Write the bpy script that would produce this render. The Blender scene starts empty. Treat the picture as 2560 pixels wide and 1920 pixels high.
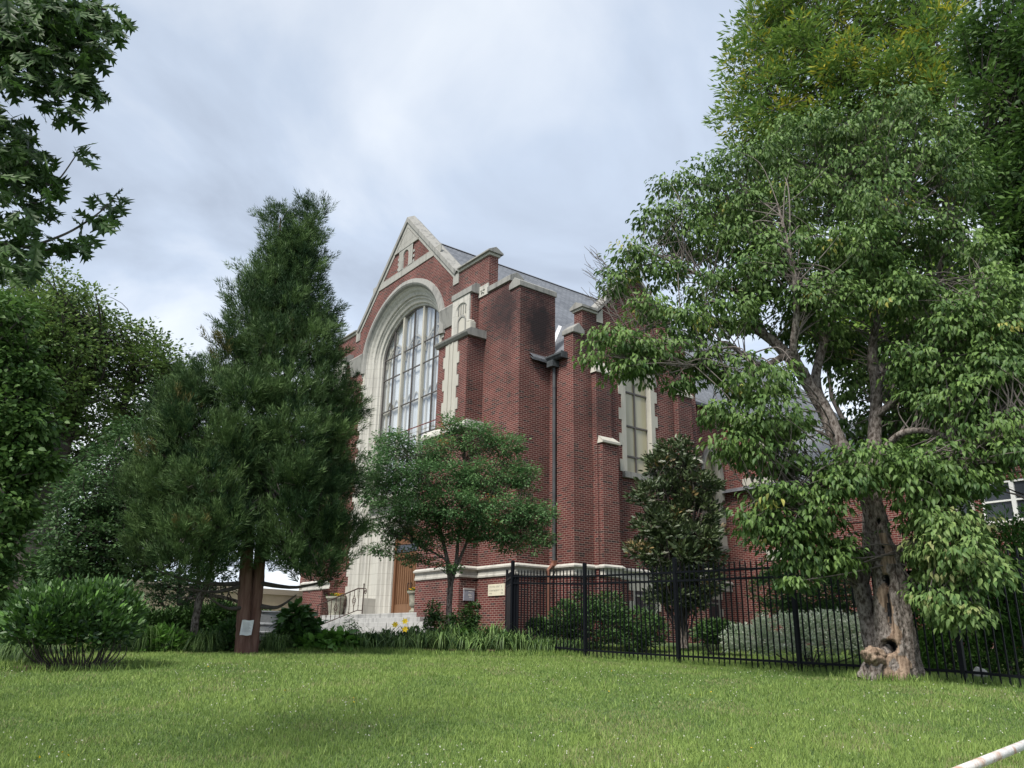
import bpy, bmesh, math, random
import numpy as np
from mathutils import Vector, Matrix
rng = np.random.default_rng(7); random.seed(7)
SC = bpy.context.scene
COL = SC.collection
# ------------------------------------------------------------------ camera
FPX, PITCH, ROLL, YAW = 2010.4, 0.310659, 0.017697, 0.919648      # for a 2560 px wide picture
_fw = np.array([0, math.cos(PITCH), math.sin(PITCH)]); _r0 = np.array([1., 0, 0]); _u0 = np.cross(_r0, _fw)
_r = math.cos(ROLL)*_r0 + math.sin(ROLL)*_u0; _u = -math.sin(ROLL)*_r0 + math.cos(ROLL)*_u0
cam_d = bpy.data.cameras.new('camera'); cam = bpy.data.objects.new('camera', cam_d); COL.objects.link(cam)
cam_d.sensor_fit = 'HORIZONTAL'; cam_d.sensor_width = 36; cam_d.lens = FPX/2560*36
cam_d.clip_start = .1; cam_d.clip_end = 2000
cam.matrix_world = Matrix(((_r[0], _u[0], -_fw[0], 0), (_r[1], _u[1], -_fw[1], 0), (_r[2], _u[2], -_fw[2], 0), (0, 0, 0, 1)))
SC.camera = cam
# ------------------------------------------------------------------ sky, sun, exposure
SUN_EL, SUN_AZ = math.radians(52), math.radians(215)            # azimuth clockwise from +Y
w = bpy.data.worlds.new('World'); SC.world = w; w.use_nodes = True
nt = w.node_tree; nt.nodes.clear(); N = nt.nodes.new; L = nt.links.new
out = N('ShaderNodeOutputWorld'); bg = N('ShaderNodeBackground'); bg.inputs[1].default_value = .1; L(bg.outputs[0], out.inputs[0])
sky = N('ShaderNodeTexSky'); sky.sky_type = 'NISHITA'; sky.sun_disc = False; sky.sun_elevation = SUN_EL; sky.sun_rotation = SUN_AZ
tc = N('ShaderNodeTexCoord'); sx = N('ShaderNodeSeparateXYZ'); L(tc.outputs['Generated'], sx.inputs[0])
zz = N('ShaderNodeMath'); zz.operation = 'ADD'; zz.inputs[1].default_value = .22; L(sx.outputs[2], zz.inputs[0])
dx = N('ShaderNodeMath'); dx.operation = 'DIVIDE'; L(sx.outputs[0], dx.inputs[0]); L(zz.outputs[0], dx.inputs[1])
dy = N('ShaderNodeMath'); dy.operation = 'DIVIDE'; L(sx.outputs[1], dy.inputs[0]); L(zz.outputs[0], dy.inputs[1])
cb = N('ShaderNodeCombineXYZ'); L(dx.outputs[0], cb.inputs[0]); L(dy.outputs[0], cb.inputs[1])
n1 = N('ShaderNodeTexNoise'); n1.inputs['Scale'].default_value = 1.7; n1.inputs['Detail'].default_value = 8; n1.inputs['Roughness'].default_value = .52; n1.inputs['Distortion'].default_value = .5; L(cb.outputs[0], n1.inputs['Vector'])
n2 = N('ShaderNodeTexNoise'); n2.inputs['Scale'].default_value = .8; n2.inputs['Detail'].default_value = 3
mp = N('ShaderNodeMapping'); mp.inputs['Location'].default_value = (3.1, 1.7, 0); L(cb.outputs[0], mp.inputs[0]); L(mp.outputs[0], n2.inputs['Vector'])
ad = N('ShaderNodeMath'); ad.operation = 'ADD'; L(n1.outputs[0], ad.inputs[0]); L(n2.outputs[0], ad.inputs[1])
rp = N('ShaderNodeValToRGB'); L(ad.outputs[0], rp.inputs[0])
hf = N('ShaderNodeMath'); hf.operation = 'MULTIPLY'; hf.inputs[1].default_value = .5; L(ad.outputs[0], hf.inputs[0]); L(hf.outputs[0], rp.inputs[0])
e = rp.color_ramp.elements
e[0].position = .40; e[0].color = (.415, .475, .575, 1)
e[1].position = .60; e[1].color = (.86, .90, .94, 1)
k = e.new(.47); k.color = (.53, .61, .735, 1)
k = e.new(.53); k.color = (.69, .75, .84, 1)
# brighter towards the horizon and towards the right
gr = N('ShaderNodeMapRange'); gr.inputs[1].default_value = 0; gr.inputs[2].default_value = .75; gr.inputs[3].default_value = 10.3; gr.inputs[4].default_value = 7.8; L(sx.outputs[2], gr.inputs[0])
gx = N('ShaderNodeMapRange'); gx.inputs[1].default_value = -.6; gx.inputs[2].default_value = .35; gx.inputs[3].default_value = .93; gx.inputs[4].default_value = 1.06; L(sx.outputs[0], gx.inputs[0])
gm = N('ShaderNodeMath'); gm.operation = 'MULTIPLY'; L(gr.outputs[0], gm.inputs[0]); L(gx.outputs[0], gm.inputs[1])
cs = N('ShaderNodeVectorMath'); cs.operation = 'SCALE'; L(rp.outputs[0], cs.inputs[0]); L(gm.outputs[0], cs.inputs[3])
mx = N('ShaderNodeMix'); mx.data_type = 'RGBA'; mx.inputs[0].default_value = .88; L(sky.outputs[0], mx.inputs[6]); L(cs.outputs[0], mx.inputs[7]); L(mx.outputs[2], bg.inputs[0])
sun_d = bpy.data.lights.new('sun', 'SUN'); sun_d.energy = 3.9; sun_d.angle = math.radians(18); sun_d.color = (1, .95, .87)
sun = bpy.data.objects.new('sun', sun_d); COL.objects.link(sun)
sd = Vector((math.sin(SUN_AZ)*math.cos(SUN_EL), math.cos(SUN_AZ)*math.cos(SUN_EL), math.sin(SUN_EL)))
sun.rotation_euler = sd.to_track_quat('Z', 'Y').to_euler()
SC.view_settings.view_transform = 'Standard'; SC.view_settings.look = 'None'; SC.view_settings.exposure = 0.60; SC.view_settings.gamma = 1
SC.render.engine = 'CYCLES'; SC.cycles.max_bounces = 6; SC.cycles.diffuse_bounces = 4; SC.cycles.transparent_max_bounces = 8
# ------------------------------------------------------------------ world helpers
def ray(x, y):
    v = (x-1280)*_r - (y-960)*_u + FPX*_fw; return v/np.linalg.norm(v)
def at(x, y, d):                 # point seen at picture pixel (2560 wide), d metres away over the ground
    v = ray(x, y); return v*d/math.hypot(v[0], v[1])
K = 2560/2212
def D(x, y, d): return at(x*K, y*K, d)
def g(x, y):                     # height of the ground, eye = 0
    ys = y + .10*x
    low = np.logaddexp(0, (11.3-ys)/1.0)*1.0
    z = -.36 - .12*low + .08*np.clip((y-13.5)/4, 0, 1) + .34*np.clip((y-16.8)/6, 0, 1)
    return z
# ------------------------------------------------------------------ materials
def mat(name, col, rough=.7, noise=None, bump=None, spec=.3, metal=0, trans=0):
    m = bpy.data.materials.new(name); m.use_nodes = True; t = m.node_tree; b = t.nodes['Principled BSDF']
    b.inputs['Roughness'].default_value = rough; b.inputs['Base Color'].default_value = (*col, 1)
    b.inputs['Specular IOR Level'].default_value = spec; b.inputs['Metallic'].default_value = metal
    if noise:                    # (scale, second colour, contrast, stretch)
        c2, sc = noise[1], noise[0]; con = noise[2] if len(noise) > 2 else .15; st = noise[3] if len(noise) > 3 else (1, 1, 1)
        c = t.nodes.new('ShaderNodeTexCoord'); mpn = t.nodes.new('ShaderNodeMapping'); mpn.inputs['Scale'].default_value = st
        n = t.nodes.new('ShaderNodeTexNoise'); n.inputs['Scale'].default_value = sc; n.inputs['Detail'].default_value = 6; n.inputs['Roughness'].default_value = .62
        r = t.nodes.new('ShaderNodeValToRGB'); r.color_ramp.elements[0].position = .5-con; r.color_ramp.elements[1].position = .5+con
        r.color_ramp.elements[0].color = (*col, 1); r.color_ramp.elements[1].color = (*c2, 1)
        t.links.new(c.outputs['Object'], mpn.inputs[0]); t.links.new(mpn.outputs[0], n.inputs['Vector']); t.links.new(n.outputs[0], r.inputs[0]); t.links.new(r.outputs[0], b.inputs['Base Color'])
        if bump:
            bp = t.nodes.new('ShaderNodeBump'); bp.inputs['Strength'].default_value = bump; bp.inputs['Distance'].default_value = .02
            t.links.new(n.outputs[0], bp.inputs['Height']); t.links.new(bp.outputs[0], b.inputs['Normal'])
    return m
LG = (2.15, 1.75, 1.55)
def leafmat(name, c1, c2, c3=None, gloss=.35, trans=.28, hi=.9, lg=True):
    """c1..c2 by each leaf's own tint, the few past hi turn towards c3"""
    m = bpy.data.materials.new(name); m.use_nodes = True; t = m.node_tree; t.nodes.clear()
    o = t.nodes.new('ShaderNodeOutputMaterial'); b = t.nodes.new('ShaderNodeBsdfPrincipled')
    a = t.nodes.new('ShaderNodeAttribute'); a.attribute_name = 'tint'
    r = t.nodes.new('ShaderNodeValToRGB'); r.color_ramp.elements[0].position = .05; r.color_ramp.elements[1].position = hi
    c1 = tuple(min(.9, x*f_) for x, f_ in zip(c1, LG if lg else (1, 1, 1))); c2 = tuple(min(.9, x*f_) for x, f_ in zip(c2, LG if lg else (1, 1, 1)))
    r.color_ramp.elements[0].color = (*c1, 1); r.color_ramp.elements[1].color = (*c2, 1)
    if c3: q = r.color_ramp.elements.new(min(.999, hi+.06)); q.color = (*c3, 1)
    t.links.new(a.outputs['Fac'], r.inputs[0]); t.links.new(r.outputs[0], b.inputs['Base Color'])
    b.inputs['Roughness'].default_value = .55; b.inputs['Specular IOR Level'].default_value = gloss
    tr = t.nodes.new('ShaderNodeBsdfTranslucent'); t.links.new(r.outputs[0], tr.inputs[0])
    mxs = t.nodes.new('ShaderNodeMixShader'); mxs.inputs[0].default_value = trans
    t.links.new(b.outputs[0], mxs.inputs[1]); t.links.new(tr.outputs[0], mxs.inputs[2]); t.links.new(mxs.outputs[0], o.inputs[0])
    return m
def brickmat(name, c1, c2, c3, mortar, stain=None):
    m = bpy.data.materials.new(name); m.use_nodes = True; t = m.node_tree; b = t.nodes['Principled BSDF']; Nn = t.nodes.new; Ll = t.links.new
    uv = Nn('ShaderNodeUVMap'); uv.uv_map = 'UVMap'
    br = Nn('ShaderNodeTexBrick'); br.inputs['Scale'].default_value = 1; br.inputs['Brick Width'].default_value = .213; br.inputs['Row Height'].default_value = .0677
    br.inputs['Mortar Size'].default_value = .0085; br.inputs['Mortar Smooth'].default_value = .15; br.inputs['Bias'].default_value = -.1
    br.offset = .5
    br.inputs['Color1'].default_value = (*c1, 1); br.inputs['Color2'].default_value = (*c2, 1); br.inputs['Mortar'].default_value = (*mortar, 1)
    Ll(uv.outputs[0], br.inputs['Vector'])
    # a few dark headers and large soft patches
    n = Nn('ShaderNodeTexNoise'); n.inputs['Scale'].default_value = .7; n.inputs['Detail'].default_value = 8; n.inputs['Roughness'].default_value = .7; Ll(uv.outputs[0], n.inputs['Vector'])
    vm = Nn('ShaderNodeVectorMath'); vm.operation = 'MULTIPLY'; vm.inputs[1].default_value = (1/.213, 1/.0677, 1); Ll(uv.outputs[0], vm.inputs[0])
    fl = Nn('ShaderNodeVectorMath'); fl.operation = 'FLOOR'; Ll(vm.outputs[0], fl.inputs[0])
    wn = Nn('ShaderNodeTexWhiteNoise'); wn.noise_dimensions = '2D'; Ll(fl.outputs[0], wn.inputs[0])
    th = Nn('ShaderNodeMapRange'); th.inputs[1].default_value = .8; th.inputs[2].default_value = .95; Ll(wn.outputs[0], th.inputs[0])
    m1 = Nn('ShaderNodeMix'); m1.data_type = 'RGBA'; m1.inputs[7].default_value = (*c3, 1); Ll(th.outputs[0], m1.inputs[0]); Ll(br.outputs[0], m1.inputs[6])
    keep = Nn('ShaderNodeMix'); keep.data_type = 'RGBA'; Ll(br.outputs['Fac'], keep.inputs[0]); Ll(m1.outputs[2], keep.inputs[6]); keep.inputs[7].default_value = (*mortar, 1)
    r = Nn('ShaderNodeMapRange'); r.inputs[1].default_value = .3; r.inputs[2].default_value = .7; r.inputs[3].default_value = .62; r.inputs[4].default_value = 1.28; Ll(n.outputs[0], r.inputs[0])
    sc = Nn('ShaderNodeVectorMath'); sc.operation = 'SCALE'; Ll(keep.outputs[2], sc.inputs[0]); Ll(r.outputs[0], sc.inputs[3])
    last = sc.outputs[0]
    if stain:                    # soot under the copings of the tower: list of (x,y,z, rx,ry,rz) in the building's own metres
        oc = Nn('ShaderNodeTexCoord'); n3 = Nn('ShaderNodeTexNoise'); n3.inputs['Scale'].default_value = 2.2; n3.inputs['Detail'].default_value = 6; n3.inputs['Roughness'].default_value = .7; Ll(oc.outputs['Object'], n3.inputs['Vector'])
        for (px, py, pz, rx, ry, rz, amt) in stain:
            sb = Nn('ShaderNodeVectorMath'); sb.operation = 'SUBTRACT'; sb.inputs[1].default_value = (px, py, pz); Ll(oc.outputs['Object'], sb.inputs[0])
            dv = Nn('ShaderNodeVectorMath'); dv.operation = 'DIVIDE'; dv.inputs[1].default_value = (rx, ry, rz); Ll(sb.outputs[0], dv.inputs[0])
            ln = Nn('ShaderNodeVectorMath'); ln.operation = 'LENGTH'; Ll(dv.outputs[0], ln.inputs[0])
            ad2 = Nn('ShaderNodeMath'); ad2.operation = 'ADD'; Ll(ln.outputs['Value'], ad2.inputs[0]); Ll(n3.outputs[0], ad2.inputs[1])
            mr = Nn('ShaderNodeMapRange'); mr.inputs[1].default_value = 1.55; mr.inputs[2].default_value = .85; mr.inputs[3].default_value = 0; mr.inputs[4].default_value = amt; Ll(ad2.outputs[0], mr.inputs[0])
            ms = Nn('ShaderNodeMix'); ms.data_type = 'RGBA'; ms.inputs[7].default_value = (.018, .016, .018, 1); Ll(mr.outputs[0], ms.inputs[0]); Ll(last, ms.inputs[6]); last = ms.outputs[2]
    Ll(last, b.inputs['Base Color'])
    bp = Nn('ShaderNodeBump'); bp.inputs['Strength'].default_value = .5; bp.inputs['Distance'].default_value = .008; bp.invert = True; Ll(br.outputs['Fac'], bp.inputs['Height']); Ll(bp.outputs[0], b.inputs['Normal'])
    b.inputs['Roughness'].default_value = .85; b.inputs['Specular IOR Level'].default_value = .2
    return m
def stonemat(name, c1, c2, dirt, amt=.5, joints=True):
    m = bpy.data.materials.new(name); m.use_nodes = True; t = m.node_tree; b = t.nodes['Principled BSDF']; Nn = t.nodes.new; Ll = t.links.new
    oc = Nn('ShaderNodeTexCoord'); n = Nn('ShaderNodeTexNoise'); n.inputs['Scale'].default_value = 1.6; n.inputs['Detail'].default_value = 8; n.inputs['Roughness'].default_value = .65; Ll(oc.outputs['Object'], n.inputs['Vector'])
    r = Nn('ShaderNodeMix'); r.data_type = 'RGBA'; r.inputs[6].default_value = (*c1, 1); r.inputs[7].default_value = (*c2, 1); Ll(n.outputs[0], r.inputs[0])
    mpn = Nn('ShaderNodeMapping'); mpn.inputs['Scale'].default_value = (5, 5, .6); Ll(oc.outputs['Object'], mpn.inputs[0])
    n2_ = Nn('ShaderNodeTexNoise'); n2_.inputs['Scale'].default_value = 1; n2_.inputs['Detail'].default_value = 7; n2_.inputs['Roughness'].default_value = .7; Ll(mpn.outputs[0], n2_.inputs['Vector'])
    mr = Nn('ShaderNodeMapRange'); mr.inputs[1].default_value = .5; mr.inputs[2].default_value = .72; mr.inputs[4].default_value = amt; Ll(n2_.outputs[0], mr.inputs[0])
    x = Nn('ShaderNodeMix'); x.data_type = 'RGBA'; x.inputs[7].default_value = (*dirt, 1); Ll(mr.outputs[0], x.inputs[0]); Ll(r.outputs[2], x.inputs[6]); last = x.outputs[2]
    if joints:
        uv = Nn('ShaderNodeUVMap'); uv.uv_map = 'UVMap'
        br = Nn('ShaderNodeTexBrick'); br.inputs['Scale'].default_value = 1; br.inputs['Brick Width'].default_value = .95; br.inputs['Row Height'].default_value = .42; br.inputs['Mortar Size'].default_value = .006; br.inputs['Mortar Smooth'].default_value = .3
        Ll(uv.outputs[0], br.inputs['Vector'])
        j = Nn('ShaderNodeMix'); j.data_type = 'RGBA'; j.inputs[7].default_value = (c1[0]*.5, c1[1]*.5, c1[2]*.48, 1); Ll(br.outputs['Fac'], j.inputs[0]); Ll(last, j.inputs[6]); last = j.outputs[2]
    Ll(last, b.inputs['Base Color']); b.inputs['Roughness'].default_value = .8; b.inputs['Specular IOR Level'].default_value = .25
    bp = Nn('ShaderNodeBump'); bp.inputs['Strength'].default_value = .25; bp.inputs['Distance'].default_value = .01; Ll(n.outputs[0], bp.inputs['Height']); Ll(bp.outputs[0], b.inputs['Normal'])
    return m
def slatemat(name):
    m = bpy.data.materials.new(name); m.use_nodes = True; t = m.node_tree; b = t.nodes['Principled BSDF']; Nn = t.nodes.new; Ll = t.links.new
    uv = Nn('ShaderNodeUVMap'); uv.uv_map = 'UVMap'
    br = Nn('ShaderNodeTexBrick'); br.inputs['Scale'].default_value = 1; br.inputs['Brick Width'].default_value = .26; br.inputs['Row Height'].default_value = .19; br.inputs['Mortar Size'].default_value = .014; br.inputs['Mortar Smooth'].default_value = .6
    br.inputs['Color1'].default_value = (.105, .112, .125, 1); br.inputs['Color2'].default_value = (.155, .163, .178, 1); br.inputs['Mortar'].default_value = (.05, .055, .065, 1); Ll(uv.outputs[0], br.inputs['Vector'])
    n = Nn('ShaderNodeTexNoise'); n.inputs['Scale'].default_value = .6; n.inputs['Detail'].default_value = 6; Ll(uv.outputs[0], n.inputs['Vector'])
    r = Nn('ShaderNodeMapRange'); r.inputs[1].default_value = .3; r.inputs[2].default_value = .7; r.inputs[3].default_value = .8; r.inputs[4].default_value = 1.2; Ll(n.outputs[0], r.inputs[0])
    s = Nn('ShaderNodeVectorMath'); s.operation = 'SCALE'; Ll(br.outputs[0], s.inputs[0]); Ll(r.outputs[0], s.inputs[3]); Ll(s.outputs[0], b.inputs['Base Color'])
    b.inputs['Roughness'].default_value = .5; b.inputs['Specular IOR Level'].default_value = .4
    bp = Nn('ShaderNodeBump'); bp.inputs['Strength'].default_value = .6; bp.inputs['Distance'].default_value = .01; bp.invert = True; Ll(br.outputs['Fac'], bp.inputs['Height']); Ll(bp.outputs[0], b.inputs['Normal'])
    return m
M = {}
STAIN = [(-.15, .85, 10.3, 1.1, 1.0, 1.9, .93), (-1.0, 0, 11.0, 1.5, .5, 1.3, .72), (-.7, -.1, 10.0, .6, .5, 1.3, .5), (-3.9, -.1, 12.9, .7, .3, 1.0, .4),
         (1.2, 2.1, 9.6, .5, .9, 1.3, .6), (1.2, 2.4, 7.4, .6, .8, 1.4, .45), (1.2, 6.4, 8.0, .6, .8, 1.6, .4), (-2.0, -.35, 9.6, .5, .5, .7, .4)]
M['brick'] = brickmat('red_brick', (.122, .030, .026), (.080, .023, .021), (.034, .021, .021), (.27, .195, .17), STAIN)
M['brick2'] = brickmat('red_brick_plain', (.140, .032, .028), (.090, .024, .023), (.038, .023, .025), (.30, .22, .19))
M['stone'] = stonemat('limestone', (.50, .485, .44), (.38, .375, .345), (.17, .165, .155), .6)
M['stone_plain'] = stonemat('limestone_plain', (.46, .445, .39), (.36, .35, .31), (.20, .19, .17), .45, False)
M['stone_grey'] = stonemat('weathered_limestone', (.29, .285, .265), (.21, .21, .20), (.075, .075, .075), .8, False)
M['stone_mid'] = stonemat('mid_limestone', (.34, .335, .305), (.26, .255, .24), (.10, .10, .095), .7)
M['step'] = stonemat('painted_step', (.42, .42, .41), (.30, .30, .295), (.11, .11, .11), .9)
M['slate'] = slatemat('slate')
M['lead'] = mat('lead', (.04, .045, .05), .5, (8, (.07, .08, .085)))
M['flash'] = mat('flashing', (.55, .56, .58), .5)
M['iron'] = mat('black_iron', (.0045, .0055, .008), .5, spec=.15)
M['rail_iron'] = mat('wrought_iron', (.03, .022, .02), .6, (9, (.07, .035, .025)))
M['bar'] = mat('bronze_bar', (.10, .09, .085), .5)
M['copper'] = mat('brown_copper', (.17, .075, .05), .6, (6, (.22, .10, .07)))
M['pipe'] = mat('grey_pipe', (.075, .08, .085), .5, (3, (.05, .055, .06)))
M['wood'] = mat('oak_door', (.21, .115, .062), .5, (3.5, (.12, .062, .034), .2, (6, 6, .35)), .2)
M['wooddk'] = mat('oak_frame', (.17, .08, .04), .55, (3.5, (.11, .05, .025), .2, (6, 6, .35)), .2)
M['white'] = mat('white_paint', (.75, .75, .73), .5)
M['cream'] = mat('cream_stucco', (.55, .47, .34), .85, (2, (.46, .39, .28)))
M['paper'] = mat('paper', (.72, .73, .74), .35, (6, (.6, .62, .64)))
M['ink'] = mat('ink', (.3, .3, .31), .7)
M['plaque'] = mat('plaque_stone', (.62, .58, .45), .7, (5, (.56, .53, .42)))
M['sign'] = mat('sign_panel', (.23, .25, .31), .5, (3, (.30, .31, .36)))
M['signtop'] = mat('sign_top', (.42, .42, .42), .5)
M['zinc'] = mat('galvanised', (.42, .44, .46), .38, (3, (.30, .32, .34)), metal=.55)
M['urn'] = mat('cast_stone', (.33, .32, .26), .85, (7, (.17, .17, .14)), .4)
M['concrete'] = mat('concrete', (.45, .44, .41), .85, (4, (.36, .35, .33)))
M['soil'] = mat('mulch', (.085, .05, .035), .95, (14, (.05, .033, .025)), .8)
M['dark'] = mat('shade_black', (.01, .011, .013), .6)  # near-black colour standing in for shade inside hollows and openings
M['pane'] = mat('dark_pane', (.03, .035, .042), .12, spec=.6)
M['bark'] = mat('grey_bark', (.050, .038, .031), .95, (26, (.25, .22, .20), .11, (1, 1, .5)), 1.0)
M['barkdk'] = mat('dark_bark', (.05, .042, .038), .95, (7, (.10, .088, .08), .15, (1, 1, .3)), .8)
M['barkred'] = mat('cedar_bark', (.11, .055, .042), .95, (8, (.20, .12, .095), .15, (2, 2, .16)), .9)
M['twig'] = mat('pale_twig', (.15, .13, .12), .9)
M['heart'] = mat('bare_heartwood', (.10, .065, .045), .95, (9, (.36, .27, .20), .16, (3, 3, .4)), 1.0)
M['rust'] = mat('rusty_white_paint', (.60, .58, .56), .55, (16, (.40, .22, .13), .09, (1, 1, 1)), .3)
_r = M['rust'].node_tree.nodes
for n_ in _r:
    if n_.type == 'VALTORGB': n_.color_ramp.elements[0].position = .52; n_.color_ramp.elements[1].position = .66
_r = math.cos(ROLL)*_r0 + math.sin(ROLL)*_u0
M['rust2'] = mat('old_white_paint', (.48, .40, .33), .7, (14, (.30, .17, .10), .15), .3)
def glassmat(name, tint, fac, rough=.04):
    m = bpy.data.materials.new(name); m.use_nodes = True; t = m.node_tree; t.nodes.clear()
    o = t.nodes.new('ShaderNodeOutputMaterial'); a = t.nodes.new('ShaderNodeBsdfTransparent'); a.inputs[0].default_value = (*tint, 1)
    gl = t.nodes.new('ShaderNodeBsdfGlossy'); gl.inputs['Roughness'].default_value = rough; gl.inputs[0].default_value = (.95, .97, 1, 1)
    mx_ = t.nodes.new('ShaderNodeMixShader'); mx_.inputs[0].default_value = fac
    n = t.nodes.new('ShaderNodeTexNoise'); n.inputs['Scale'].default_value = 1.1; n.inputs['Detail'].default_value = 2; c = t.nodes.new('ShaderNodeTexCoord'); t.links.new(c.outputs['Object'], n.inputs['Vector'])
    b = t.nodes.new('ShaderNodeBump'); b.inputs['Strength'].default_value = .25; b.inputs['Distance'].default_value = .02; t.links.new(n.outputs[0], b.inputs['Height']); t.links.new(b.outputs[0], gl.inputs['Normal'])
    t.links.new(a.outputs[0], mx_.inputs[1]); t.links.new(gl.outputs[0], mx_.inputs[2]); t.links.new(mx_.outputs[0], o.inputs[0]); return m
M['glass'] = glassmat('storm_glass', (.97, .98, .98), .24)
M['stained'] = mat('pale_leaded_glass', (.74, .77, .80), .3, (1.3, (.50, .54, .58), .2, (1.6, 1.6, .5)), spec=.5)
M['amber'] = mat('yellowed_glass', (.40, .37, .26), .22, (1.2, (.36, .33, .22), .12, (3, 3, .08)), spec=.6)
# ------------------------------------------------------------------ object helpers
def props(o, label=None, cat=None, group=None, kind=None):
    if label: o['label'] = label
    if cat: o['category'] = cat
    if group: o['group'] = group
    if kind: o['kind'] = kind
    return o
def empty(name, label, cat, loc=(0, 0, 0), rz=0, group=None):
    o = bpy.data.objects.new(name, None); COL.objects.link(o); o.location = loc; o.rotation_euler = (0, 0, rz); o.empty_display_size = .2
    return props(o, label, cat, group)
class MB:
    """collects polygons, makes one mesh; uv in metres from each face's own plane"""
    def __init__(s): s.v = []; s.f = []; s.uvs = []
    def face(s, pts, uv=None):
        i = len(s.v); s.v += [tuple(map(float, p)) for p in pts]; s.f.append(tuple(range(i, i+len(pts))))
        if uv is None:
            P = np.array(pts, float); n = np.zeros(3)
            for a in range(len(P)): n += np.cross(P[a]-P[0], P[(a+1) % len(P)]-P[0])
            n /= (np.linalg.norm(n)+1e-12)
            if abs(n[2]) > .97: uv = [(p[0], p[1]) for p in P]
            else:
                h = np.cross([0, 0, 1], n); h /= np.linalg.norm(h); v_ = np.cross(n, h)
                if abs(h[0]) >= abs(h[1]): h = h*np.sign(h[0])
                else: h = h*np.sign(h[1])
                if v_[2] < 0: v_ = -v_
                off = 0 if abs(n[2]) < .05 else 0
                uv = [(p@h, p@v_) for p in P]
        s.uvs += uv
    def box(s, x0, x1, y0, y1, z0, z1, skip=''):
        if x0 > x1: x0, x1 = x1, x0
        if y0 > y1: y0, y1 = y1, y0
        if z0 > z1: z0, z1 = z1, z0
        q = {'-x': [(x0, y1, z0), (x0, y0, z0), (x0, y0, z1), (x0, y1, z1)], '+x': [(x1, y0, z0), (x1, y1, z0), (x1, y1, z1), (x1, y0, z1)],
             '-y': [(x0, y0, z0), (x1, y0, z0), (x1, y0, z1), (x0, y0, z1)], '+y': [(x1, y1, z0), (x0, y1, z0), (x0, y1, z1), (x1, y1, z1)],
             '-z': [(x0, y1, z0), (x1, y1, z0), (x1, y0, z0), (x0, y0, z0)], '+z': [(x0, y0, z1), (x1, y0, z1), (x1, y1, z1), (x0, y1, z1)]}
        for k_, p in q.items():
            if k_ not in skip.split(): s.face(p)
    def prism(s, poly, axis, a, b):
        """poly of 2D points; axis 'x': points are (y,z); 'y': (x,z); 'z': (x,y)"""
        def P(p, c): return {'x': (c, p[0], p[1]), 'y': (p[0], c, p[1]), 'z': (p[0], p[1], c)}[axis]
        s.face([P(p, a) for p in poly]); s.face([P(p, b) for p in poly][::-1])
        n = len(poly)
        for i in range(n): s.face([P(poly[i], a), P(poly[i], b), P(poly[(i+1) % n], b), P(poly[(i+1) % n], a)])
    def tube(s, pts, r, n=10, cap=True):
        pts = [np.array(p, float) for p in pts]; rs = r if isinstance(r, (list, tuple, np.ndarray)) else [r]*len(pts)
        rings = []; ref = None
        for i, p in enumerate(pts):
            d = pts[min(i+1, len(pts)-1)]-pts[max(i-1, 0)]; d /= np.linalg.norm(d)+1e-9
            if ref is None: ref = np.array([0, 0, 1.]) if abs(d[2]) < .9 else np.array([1., 0, 0])
            a = np.cross(d, ref); a /= np.linalg.norm(a)+1e-9; b = np.cross(a, d); ref = b
            rings.append([p+rs[i]*(math.cos(2*math.pi*k_/n)*a+math.sin(2*math.pi*k_/n)*b) for k_ in range(n)])
        for i in range(len(rings)-1):
            for k_ in range(n):
                j = (k_+1) % n; s.face([rings[i][k_], rings[i][j], rings[i+1][j], rings[i+1][k_]])
        if cap: s.face(rings[0][::-1]); s.face(rings[-1])
    def lathe(s, prof, c, n=24):
        cx, cy, cz = c
        for (r0, z0), (r1, z1) in zip(prof, prof[1:]):
            for k_ in range(n):
                a, b = 2*math.pi*k_/n, 2*math.pi*(k_+1)/n
                p = [(cx+r0*math.cos(a), cy+r0*math.sin(a), cz+z0), (cx+r0*math.cos(b), cy+r0*math.sin(b), cz+z0), (cx+r1*math.cos(b), cy+r1*math.sin(b), cz+z1), (cx+r1*math.cos(a), cy+r1*math.sin(a), cz+z1)]
                s.face(p)
    def build(s, name, m, parent=None, smooth=False, bevel=0):
        me = bpy.data.meshes.new(name); me.from_pydata(s.v, [], s.f)
        ul = me.uv_layers.new(name='UVMap'); ul.data.foreach_set('uv', np.array(s.uvs, np.float32).ravel())
        me.materials.append(m)
        if smooth: me.polygons.foreach_set('use_smooth', [True]*len(me.polygons))
        bm = bmesh.new(); bm.from_mesh(me); bmesh.ops.remove_doubles(bm, verts=bm.verts, dist=1e-4); bmesh.ops.recalc_face_normals(bm, faces=bm.faces)
        if bevel: bmesh.ops.bevel(bm, geom=[e_ for e_ in bm.edges if len(e_.link_faces) == 2 and e_.calc_face_angle(0) > .5], offset=bevel, segments=2, affect='EDGES', profile=.6)
        bm.to_mesh(me); bm.free(); me.update()
        o = bpy.data.objects.new(name, me); COL.objects.link(o); o.parent = parent
        return o
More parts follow.
